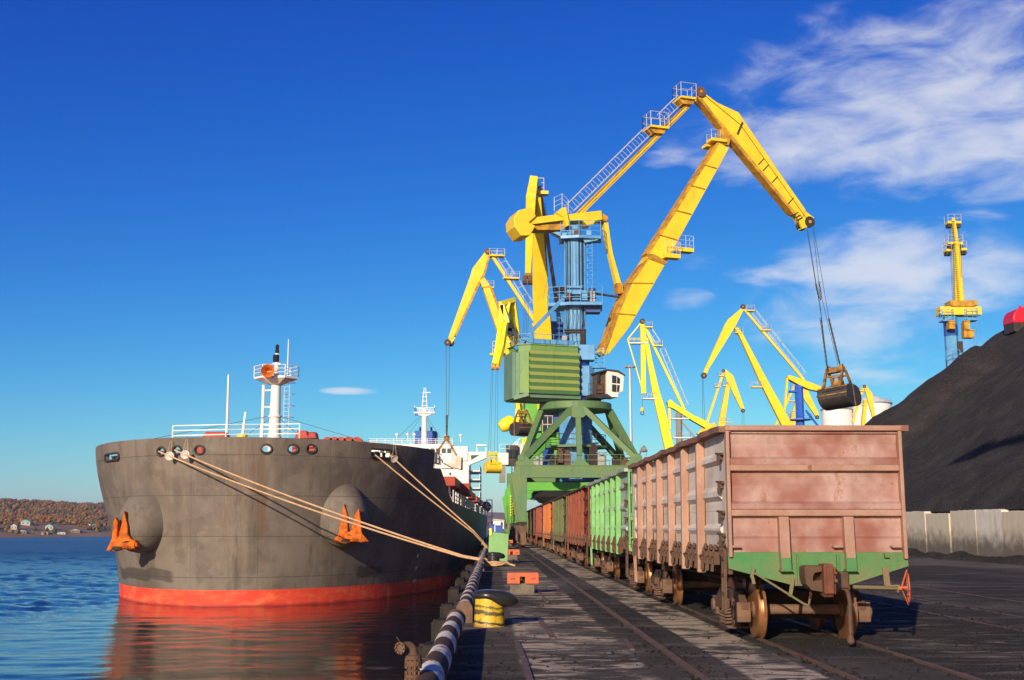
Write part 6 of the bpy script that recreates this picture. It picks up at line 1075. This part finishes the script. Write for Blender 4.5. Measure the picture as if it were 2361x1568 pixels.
# ---- tanks and lamp mast
for (u0, u1, vt, vp, lab) in ((1895, 1963, 945, 934, 'left white storage tank with a conical roof, under the black grab'), (1965, 2053, 932, 912, 'larger right white storage tank with a conical roof, partly behind the coal heap')):
    y = 380; a, b_ = PY(u0, vt, y), PY(u1, vt, y); r = (b_.x - a.x) / 2; c = V(((a.x + b_.x) / 2, y, 0)); zt2 = PY(u0, vt, y).z; zp = PY(u0, vp, y).z
    T = thing('storage_tank', lab, 'tank', c, 'white storage tanks'); MB().lathe([(r, 0), (r, zt2)], c, (0, 0, 1), 40).build('shell', 'tank_white', T, smooth=True); MB().lathe([(r * 1.03, zt2), (r * 1.03, zt2 + .3), (r * .45, zt2 + (zp - zt2) * .75), (.6, zp)], c, (0, 0, 1), 40).build('roof', 'white_paint', T, smooth=True)
    mb = MB(); [mb.ring((c.x, c.y, zt2 * q), (0, 0, 1), r + .05, .14, 40, 4) for q in (.3, .55, .8)]; mb.ring((c.x, c.y, zt2 + .1), (0, 0, 1), r * 1.03, .25, 40, 4); mb.build('hoop', 'steel_grey', T); MB().rail([V((c.x + r * math.cos(q * .3), c.y + r * math.sin(q * .3), zt2 + .3)) for q in range(22)], 1.1, .06, 2, 3).build('railing', 'galvanised', T)
y = 200; T = thing('lamp_mast', 'tall grey lamp mast with a ring of floodlights, left of the lemon crane', 'lamp mast', PZ(1459, 1240)); b0 = PY(1459, 1200, y); t0 = PY(1452, 846, y); b0.z = 0; T.location = (t0.x, y, 0); b0.x = t0.x
MB().tube([b0, t0], [.42, .2], 10).build('mast', 'galvanised', T, smooth=True); mb = MB(); mb.ring(t0, (0, 0, 1), .75, .08, 16, 5); mb.build('lamp_ring', 'galvanised', T)
for i in range(8): a = i * .785; c = t0 + V((math.cos(a) * .85, math.sin(a) * .7, .02)); MB().box(c, (.4, .3, .32), a).build('floodlight', 'steel_grey', T, bevel=.04)
# ------------------------------------------------------------------ things on the quay
m, t, b = newmat('bollard_yellow')
c = coords(t, rnd=False); tz = nd(t, 'ShaderNodeSeparateXYZ'); t.links.new(nd(t, 'ShaderNodeTexCoord').outputs['Object'], tz.inputs[0])
zz = math_(t, 'ADD', math_(t, 'ADD', tz.outputs[2], math_(t, 'MULTIPLY', tz.outputs[0], .10)), math_(t, 'MULTIPLY', math_(t, 'SUBTRACT', noi(t, coords(t, (6, 6, 14), False), 1.0, 8, .75), .5), .22))
def bandm(a, b_, s=.012): return win(t, zz, a, b_, s)
mk = math_(t, 'MAXIMUM', math_(t, 'MAXIMUM', bandm(.055, .10), math_(t, 'MULTIPLY', bandm(.22, .30), .9)), math_(t, 'MULTIPLY', bandm(.355, .40), .8))
k = mixc(t, noi(t, c, 9, 6, .6), (.72, .48, .015), (.6, .36, .02)); k = mixc(t, mk, k, (.035, .03, .022)); k = mixc(t, rng(t, noi(t, c, 14, 8, .75), .54, .64, 0, .9), k, (.07, .05, .03)); k = mixc(t, rng(t, noi(t, coords(t, (9, 9, 1.2), False), 1.0, 7, .7), .5, .75, 0, .6), k, (.16, .10, .03)); k = mixc(t, rng(t, zz, .06, .0, 0, .8), k, (.28, .12, .03))
t.links.new(k, b.inputs['Base Color']); b.inputs['Roughness'].default_value = .5; bump(t, b, noi(t, c, 30, 5, .7), .4, .01)
def bollard(pos, label, bodymat):
    T = thing('bollard', label, 'bollard', pos, 'mooring bollards on the quay edge'); o = V(pos)
    MB().lathe([(.315, -.02), (.30, .03), (.292, .2), (.285, .42), (.28, .56)], o, (0, 0, 1), 36).build('post', bodymat, T, smooth=True)
    mb = MB(); n = 36; vs = []; st = 14
    for i in range(st + 1):
        ph = math.pi * i / st - math.pi / 2; cz = math.sin(ph); cr = abs(math.cos(ph)) ** .4
        for j in range(n):
            a = 6.28319 * j / n; ca, sa = math.cos(a), math.sin(a); rx = .57 if ca > 0 else .335
            x = ca * cr * rx; y_ = sa * cr * (.30 - .05 * max(0, ca) ** 2); w_ = max(0, x)
            vs.append(o + V((x + .0, y_, (.60 - .065 * sm(-.1, .25, x) + cz * (.10 + .055 * sm(-.15, .25, x) - .06 * max(0, x - .3)) - max(0, x - .25) * .16))))
    mb.add(vs, [(i * n + j, i * n + (j + 1) % n, (i + 1) * n + (j + 1) % n, (i + 1) * n + j) for i in range(st) for j in range(n)]); mb.build('head', 'bollard_black', T, smooth=True); return T
pb = PZ(1128, 1447); bollard((pb.x, pb.y + .3, 0), 'nearest bollard, yellow with worn dark bands and a black head', 'bollard_yellow')
pb2 = PZ(1138, 1307); bollard((pb2.x, pb2.y + .3, 0), 'all black bollard with mooring ropes around its foot, in front of the green plate', 'bollard_black'); BP = V((pb2.x, pb2.y + .3, 0))
BP3 = V((.1, 82, 0)); bollard(BP3, 'black bollard hidden behind the green plate', 'bollard_black')
# orange connection boxes
def box(u, v, label):
    p = PZ(u, v); o = V((p.x, p.y + .25, 0)); T = thing('junction_box', label, 'box', o, 'orange boxes along the crane rail')
    MB().box(o + V((-.02, 0, .14)), (.70, .44, .30)).build('base', 'concrete_base', T, bevel=.015)
    mb = MB(); hw, d, z0, z1 = .46, .30, .285, .60
    mb.prism([o + V((x, 0, z)) for x, z in ((-hw, z0), (-.09, z0), (-.09, z0 + .20), (.06, z0 + .20), (.06, z0), (hw, z0), (hw, z1 - .02), (hw - .02, z1), (-hw + .02, z1), (-hw, z1 - .02))], (0, d * 2, 0)); mb.build('cover', 'orange_red', T, bevel=.012)
    MB().box(o + V((-.015, -d + .25, z0 + .09)), (.16, .02, .2)).build('recess', 'black', T); MB().box(o + V((-.05, -d + .2, z0 + .12)), (.05, .03, .1)).build('plug', 'yellow_lemon', T)
    for x in (-.32, .28): MB().tube([o + V((x - .06, -d + .01, z0 + .15)), o + V((x - .06, -d - .035, z0 + .15)), o + V((x + .06, -d - .035, z0 + .16)), o + V((x + .06, -d + .01, z0 + .16))], .013, 6).build('handle', 'orange_red', T)
box(1206, 1369, 'nearest orange box on a dark concrete foot, beside the crane rail'); box(1180, 1291, 'second orange box, partly behind the black bollard'); box(1172, 1259, 'farthest orange box, peeping out behind the green plate')
# green plate by the quay edge
p = PZ(1150, 1300); T = thing('steel_cabinet', 'upright pale green steel plate box behind the black bollard', 'cabinet', (p.x, p.y, 0)); y = p.y
mb = MB(); mb.prism([PY(u, v, y) for u, v in ((1128, 1226), (1173, 1231), (1170, 1300), (1125, 1300))], (0, .35, 0)); mb.build('body', 'cabinet_green', T, bevel=.03); mb = MB(); mb.box(PY(1131, 1227, y - .22), (.12, .1, .35)).ring(PY(1131, 1221, y - .22), (0, 1, 0), .06, .025, 10, 5); mb.build('hinge', 'yellow_lemon', T)
# striped kerb pipe along the edge
m, t, b = newmat('pipe_stripe')
c = coords(t, rnd=False); tg = nd(t, 'ShaderNodeNewGeometry').outputs['Position']; s_ = nd(t, 'ShaderNodeSeparateXYZ'); t.links.new(tg, s_.inputs[0])
ph = math_(t, 'ADD', math_(t, 'ADD', s_.outputs[1], math_(t, 'MULTIPLY', s_.outputs[2], -1.7)), math_(t, 'ADD', math_(t, 'MULTIPLY', s_.outputs[0], 1.1), math_(t, 'MULTIPLY', noi(t, c, 2.5, 5, .6), .5)))
fr = math_(t, 'FRACT', math_(t, 'DIVIDE', ph, 1.88)); st = win(t, fr, .02, .47, .018)
wt = mixc(t, noi(t, c, 7, 7, .7), (.88, .80, .68), (.64, .56, .46)); wt = mixc(t, rng(t, noi(t, c, 3.5, 9, .78), .50, .62, 0, .85), wt, (.16, .09, .06))
dk_ = mixc(t, noi(t, c, 6, 7, .7), (.07, .046, .033), (.12, .082, .058)); t.links.new(mixc(t, st, dk_, wt), b.inputs['Base Color']); b.inputs['Roughness'].default_value = .9; b.inputs['Specular IOR Level'].default_value = .08; bump(t, b, noi(t, c, 9, 6, .7), .8, .03)
def kerb_pipe(x0, y0, x1, y1, label, leg):
    T = thing('kerb_pipe', label, 'pipe', (x0, y0, 0), 'striped kerb pipes along the quay edge'); n = max(4, int((y1 - y0) / 1.5)); rr = random.Random(y0)
    pts = [V((x0 + (x1 - x0) * i / n + rr.uniform(-.012, .012), y0 + (y1 - y0) * i / n, .275 + rr.uniform(-.01, .01))) for i in range(n + 1)]; MB().tube(pts, .158, 20).build('pipe', 'pipe_stripe', T, smooth=True)
    mb = MB().ring(pts[-1], (0, 1, 0), .155, .02, 20, 6); mb.build('collar', 'rusty', T, smooth=True)
    y = y0; q = pts[0]; mb = MB(); mb.prism([q + V((math.cos(a) * .168, -.02, math.sin(a) * .168)) for a in [math.pi * k / 12 for k in range(13)]] + [q + V((-.168, -.02, -.275)), q + V((.168, -.02, -.275))], (0, .05, 0)); mb.build('end_plate', 'rust_brown', T)
    for yy in [y0 + .4 + 4 * i for i in range(int((y1 - y0 - .6) / 4) + 1)] + [y1 - .15]: MB().box((x0 + (x1 - x0) * (yy - y0) / (y1 - y0) + .02, yy, .07), (.2, .16, .16)).build('support', 'rusty', T, bevel=.01)
kerb_pipe(-.68, 6, -.65, 21.3, 'nearest striped black and white pipe along the edge, running out of the bottom', 1)
kerb_pipe(-.57, 23.9, -.50, 49.5, 'second striped pipe with a rusty round end plate, beside the yellow bollard', 1)
kerb_pipe(-.50, 51, -.45, 112, 'far striped pipe running on beyond the ropes to the green plate', 1)
# rubber fenders on the quay face
FL = ['nearest dark fender bracket hanging on the quay face beside the nearest striped pipe', 'fender bracket beside the gap between the striped pipes', 'fender bracket beside the rusty round pipe end', 'tallest fender bracket, halfway along the second striped pipe', 'fender bracket just before the ropes cross the edge', 'far fender bracket under the mooring ropes', 'fender bracket beyond the mooring ropes']
for i, (y, zt_, hw) in enumerate(((20.8, -.10, .35), (25.6, -.06, .4), (29.8, .0, .45), (35.5, .12, .9), (42, .1, .9), (49.5, .08, 1), (58, .05, 1))):
    T = thing('fender', FL[i], 'fender', (-1.1, y, 0), 'fender brackets on the quay face')
    mb = MB(); mb.prism([V((x, y, z)) for x, z in ((-1.22, -2.6), (-.97, -2.6), (-.97, zt_), (-1.17, zt_), (-1.22, zt_ - .06))], (0, hw * 2, 0)); mb.build('frame', 'rubber', T, bevel=.03)
    mb = MB(); [mb.bx(-1.30, -1.2, y + a - .05, y + a + .05, -2.5, zt_ - .03) for a in (-hw + .06, hw - .06)]; mb.bx(-1.28, -1.2, y - hw, y + hw, -.5, -.4); mb.build('stiffener', 'rubber', T, bevel=.02)
# standpipe with an elbow at the lower left
yv = 12.2; pv = PY(953, 1520, yv); T = thing('standpipe', 'rusty flanged standpipe with an open elbow above the water, near the bottom', 'standpipe', (pv.x, yv, 0)); X0 = pv.x; zv = lambda v: PY(953, v, yv).z
mb = MB().lathe([(.07, 0), (.07, zv(1563)), (.088, zv(1562)), (.088, zv(1554)), (.064, zv(1553)), (.066, zv(1536)), (.09, zv(1535)), (.09, zv(1523)), (.07, zv(1522)), (.085, zv(1520)), (.08, zv(1511)), (.055, zv(1508)), (.05, zv(1504))], (X0, yv, 0), (0, 0, 1), 24); mb.build('riser', 'iron_brown', T, smooth=True)
for v in (1558, 1529): mb = MB(); [mb.cyl((X0 + .078 * math.cos(a * .628), yv + .078 * math.sin(a * .628), zv(v) - .05), (X0 + .078 * math.cos(a * .628), yv + .078 * math.sin(a * .628), zv(v) + .05), .011, 6) for a in range(10)]; mb.build('bolt_circle', 'rusty', T)
ez = zv(1490); pts = [(X0, yv, zv(1512)), (X0, yv, ez - .05), (X0 - .012, yv - .004, ez - .015), (X0 - .04, yv - .012, ez + .008), (X0 - .075, yv - .03, ez + .008), (X0 - .10, yv - .05, ez - .002), (X0 - .125, yv - .09, ez - .008)]
MB().tube(pts, .043, 18, caps=False).build('elbow', 'iron_brown', T, smooth=True); d_ = (V(pts[-1]) - V(pts[-2])).normalized(); e_ = V(pts[-1]); mb = MB().lathe([(.043, 0), (.062, .0), (.062, .018), (.044, .018), (.042, -.03)], e_, d_, 24); mb.build('flange', 'rust_brown', T, smooth=True); MB().cyl(e_ - d_ * .05, e_ - d_ * .03, .043, 16).build('bore', 'black', T)
mb = MB(); a_ = d_.orthogonal().normalized(); b2 = d_.cross(a_); [mb.cyl(e_ + (a_ * math.cos(q) + b2 * math.sin(q)) * .053 - d_ * .01, e_ + (a_ * math.cos(q) + b2 * math.sin(q)) * .053 + d_ * .035, .007, 6) for q in [.8 * i for i in range(8)]]; mb.build('bolt_circle', 'rusty', T)
mb = MB().tube([(X0 + .05, yv, zv(1517)), (X0 + .2, yv - .02, zv(1522))], .006, 5); mb.build('wire_end', 'rusty', T); mb = MB().tube([(X0 - .14, yv - .05, ez + .05), (X0 - .17, yv - .06, ez + .10)], .005, 5); mb.build('wire_end', 'rusty', T)
# mooring ropes and their rat guards
def rope(pts3, sag, r, label, knot=None):
    T = thing('mooring_rope', label, 'rope', pts3[-1], 'mooring ropes of the bulk carrier'); P = []
    for a, c_ in zip(pts3[:-1], pts3[1:]):
        n = 22
        for i in range(n): q = i / n; P.append(a.lerp(c_, q) - V((0, 0, 4 * sag * q * (1 - q) * (c_ - a).length / 40)))
    P.append(pts3[-1]); MB().tube(P, r, 8).build('rope_line', 'rope', T, smooth=True)
    if knot is not None:
        i = int(len(P) * knot); c_ = P[i]; d = (P[i + 1] - P[i - 1]).normalized(); mb = MB(); a = d.orthogonal(); rr = random.Random(2)
        for k in range(7): mb.ring(c_ + d * (k - 3) * r * 1.6, d + V((rr.uniform(-.3, .3), 0, rr.uniform(-.3, .3))), r * 1.5, r * .75, 10, 5)
        for k in range(6): mb.tube([c_ + d * (k - 3) * r * 1.4, c_ + d * (k - 3) * r * 2 + V((rr.uniform(-.2, .2), rr.uniform(-.2, .2), rr.uniform(-.25, .2)))], r * .35, 4)
        mb.build('splice', 'rope', T)
    return P
def cpt(i, back): p, n_ = chocks[i]; return p - n_ * back
foot = BP + V((-.33, .0, .16)); 
RA = rope([cpt(0, .4), cpt(0, -.25), PY(1062, 1283, BP.y + 1.2), BP + V((-.30, -.12, .30))], .42, .05, 'lower bow mooring rope from the outermost round chock to the black bollard', .93)
RB = rope([cpt(1, .4), cpt(1, -.25), PY(1066, 1281, BP.y + 1.3), BP + V((-.33, .1, .34))], .36, .05, 'upper bow mooring rope from the second round chock to the black bollard')
s0, s1 = hullhit(866, 1050), hullhit(900, 1050)
RC = rope([s0 + V((0, .8, .05)), s0 + V((.02, -.25, 0)), PY(1092, 1229, BP3.y - 1), BP3 + V((-.32, 0, .35))], .3, .05, 'left spring rope from the long slot of the bow to behind the green plate', .9)
RD = rope([s1 + V((0, .8, .05)), s1 + V((.02, -.25, 0)), PY(1094, 1226, BP3.y - 1), BP3 + V((-.3, .1, .4))], .22, .05, 'right spring rope from the long slot of the bow down to the quay')
for P, (u, v), lab in ((RA, (394, 1053), 'white rat guard disc on the lower bow rope'), (RB, (424, 1046), 'white rat guard disc on the upper bow rope'), (RC, (871, 1051), 'battered white rat guard on the left spring rope'), (RD, (907, 1054), 'white rat guard on the right spring rope below the slot')):
    best = min(range(2, len(P) - 2), key=lambda i: (P[i] - PN(u, v, P[i], V((0, 1, 0)))).length); c_ = P[best]; d = (P[best + 1] - P[best]).normalized()
    T = thing('rat_guard', lab, 'rat guard', c_, 'rat guards on the mooring ropes'); MB().lathe([(.05, -.05), (.27, .0), (.285, .04), (.26, .035), (.05, -.02)], c_, d + V((0, -.9, 0)), 20).build('disc', 'white_paint', T, smooth=True); mb = MB(); [mb.tube([c_ + V((x, 0, 0)), c_ + V((x * .3, .3, 1.0))], .012, 4) for x in (-.16, .16)]; mb.build('lanyard', 'rope', T)
T = thing('rope_coil', 'heap of frayed rope lying around the foot of the black bollard', 'rope', BP); rr = random.Random(5); mb = MB()
for k in range(4): mb.tube([BP + V(((.40 + .03 * k) * math.cos(a) * (1.15 if math.cos(a) > 0 else 1.0) + rr.uniform(-.02, .02), (.38 + .03 * k) * math.sin(a) + rr.uniform(-.02, .02), .07 + .05 * k + rr.uniform(-.015, .015))) for a in [6.283 * i / 22 for i in range(22)]], .055, 7, True)
mb.build('loop', 'rope', T, smooth=True); mb = MB(); mb.tube([BP + V((-.3, -.35, .1)), BP + V((.1, -.52, .08)), BP + V((.4, -.48, .12)), BP + V((.62, -.3, .22)), BP + V((.8, -.25, .12)), BP + V((1.05, -.3, .05))], .05, 7); mb.build('rope_end', 'rope', T, smooth=True)
T = thing('power_cable', 'thin black cable snaking on the quay between the second orange box and the crane leg', 'cable', PZ(1190, 1292)); MB().tube([PZ(u, v, .03) for u, v in ((1198, 1293), (1192, 1300), (1180, 1299), (1186, 1285), (1190, 1272), (1182, 1265), (1194, 1262), (1204, 1261))], .03, 5).build('cable_line', 'wire', T)
# floodlight on the corner of the near crane
q = A.P(1486, 1036, 4.5); q = PY(1485, 1036, 107); mb = MB().lathe([(.08, -.45), (.22, -.2), (.34, .15), (.3, .22)], q, (.9, -.2, .45), 14); mb.build('floodlight', 'steel_grey', A.T, smooth=True); MB().tube([q - V((.3, 0, .2)), PY(1474, 1050, 107)], .06, 6).tube([PY(1490, 1052, 107), PY(1490, 1038, 107)], .03, 4).build('lamp_arm', 'dark_steel', A.T)
# neighbouring crane standing behind the photographer: its long straight jib throws the shadow on the heap
K = thing('portal_crane', 'straight jib crane behind the viewpoint, outside the picture, shadow on the coal heap', 'crane', (8.15, -38, 0), 'yellow slewing cranes of the port'); ko = V((8.15, -38, 0)); portal(K, ko, 'green_portal', detail=False)
MB().prism(octo(ko, 1.4, 7, 38), (0, 0, 31)).build('column', 'blue_light', K); MB().box(ko + V((0, -5, 17)), (4.4, 8, 4.6)).build('machine_house', 'green_house', K); kt = V((7.2, 12.0, 31)); kb = ko + V((0, 1.5, 41))
MB().bar(kb, kt, 1.5, 1.2, .8, .7).build('boom', 'yellow', K); MB().bar(kt - V((-.1, 3.5, -.8)), kt, 1.9, 1.5, 1.2, 1.4).cyl(kt - V((.7, 0, .2)), kt + V((.7, 0, -.2)), .75, 14).build('boom_nose', 'yellow', K); MB().bar(ko + V((0, 2, 37)), ko + V((0, -9, 42)), 1.6, 1.4).box(ko + V((0, -10, 42)), (3, 3, 3)).build('counterweight', 'yellow', K)

# thin autumn haze over the fjord
hm = bpy.data.materials.new('haze'); hm.use_nodes = True; t = hm.node_tree; t.nodes.clear(); pv = nd(t, 'ShaderNodeVolumePrincipled', i_Density=.00012, i_Anisotropy=.1); pv.inputs['Color'].default_value = (.80, .87, 1, 1); ou = nd(t, 'ShaderNodeOutputMaterial'); t.links.new(pv.outputs[0], ou.inputs['Volume']); MATS['haze'] = hm
o = MB().bx(-2600, 1700, -450, 3700, -10.6, 70).build('haze', 'haze', None); tag(o, None, None, None, 'stuff')
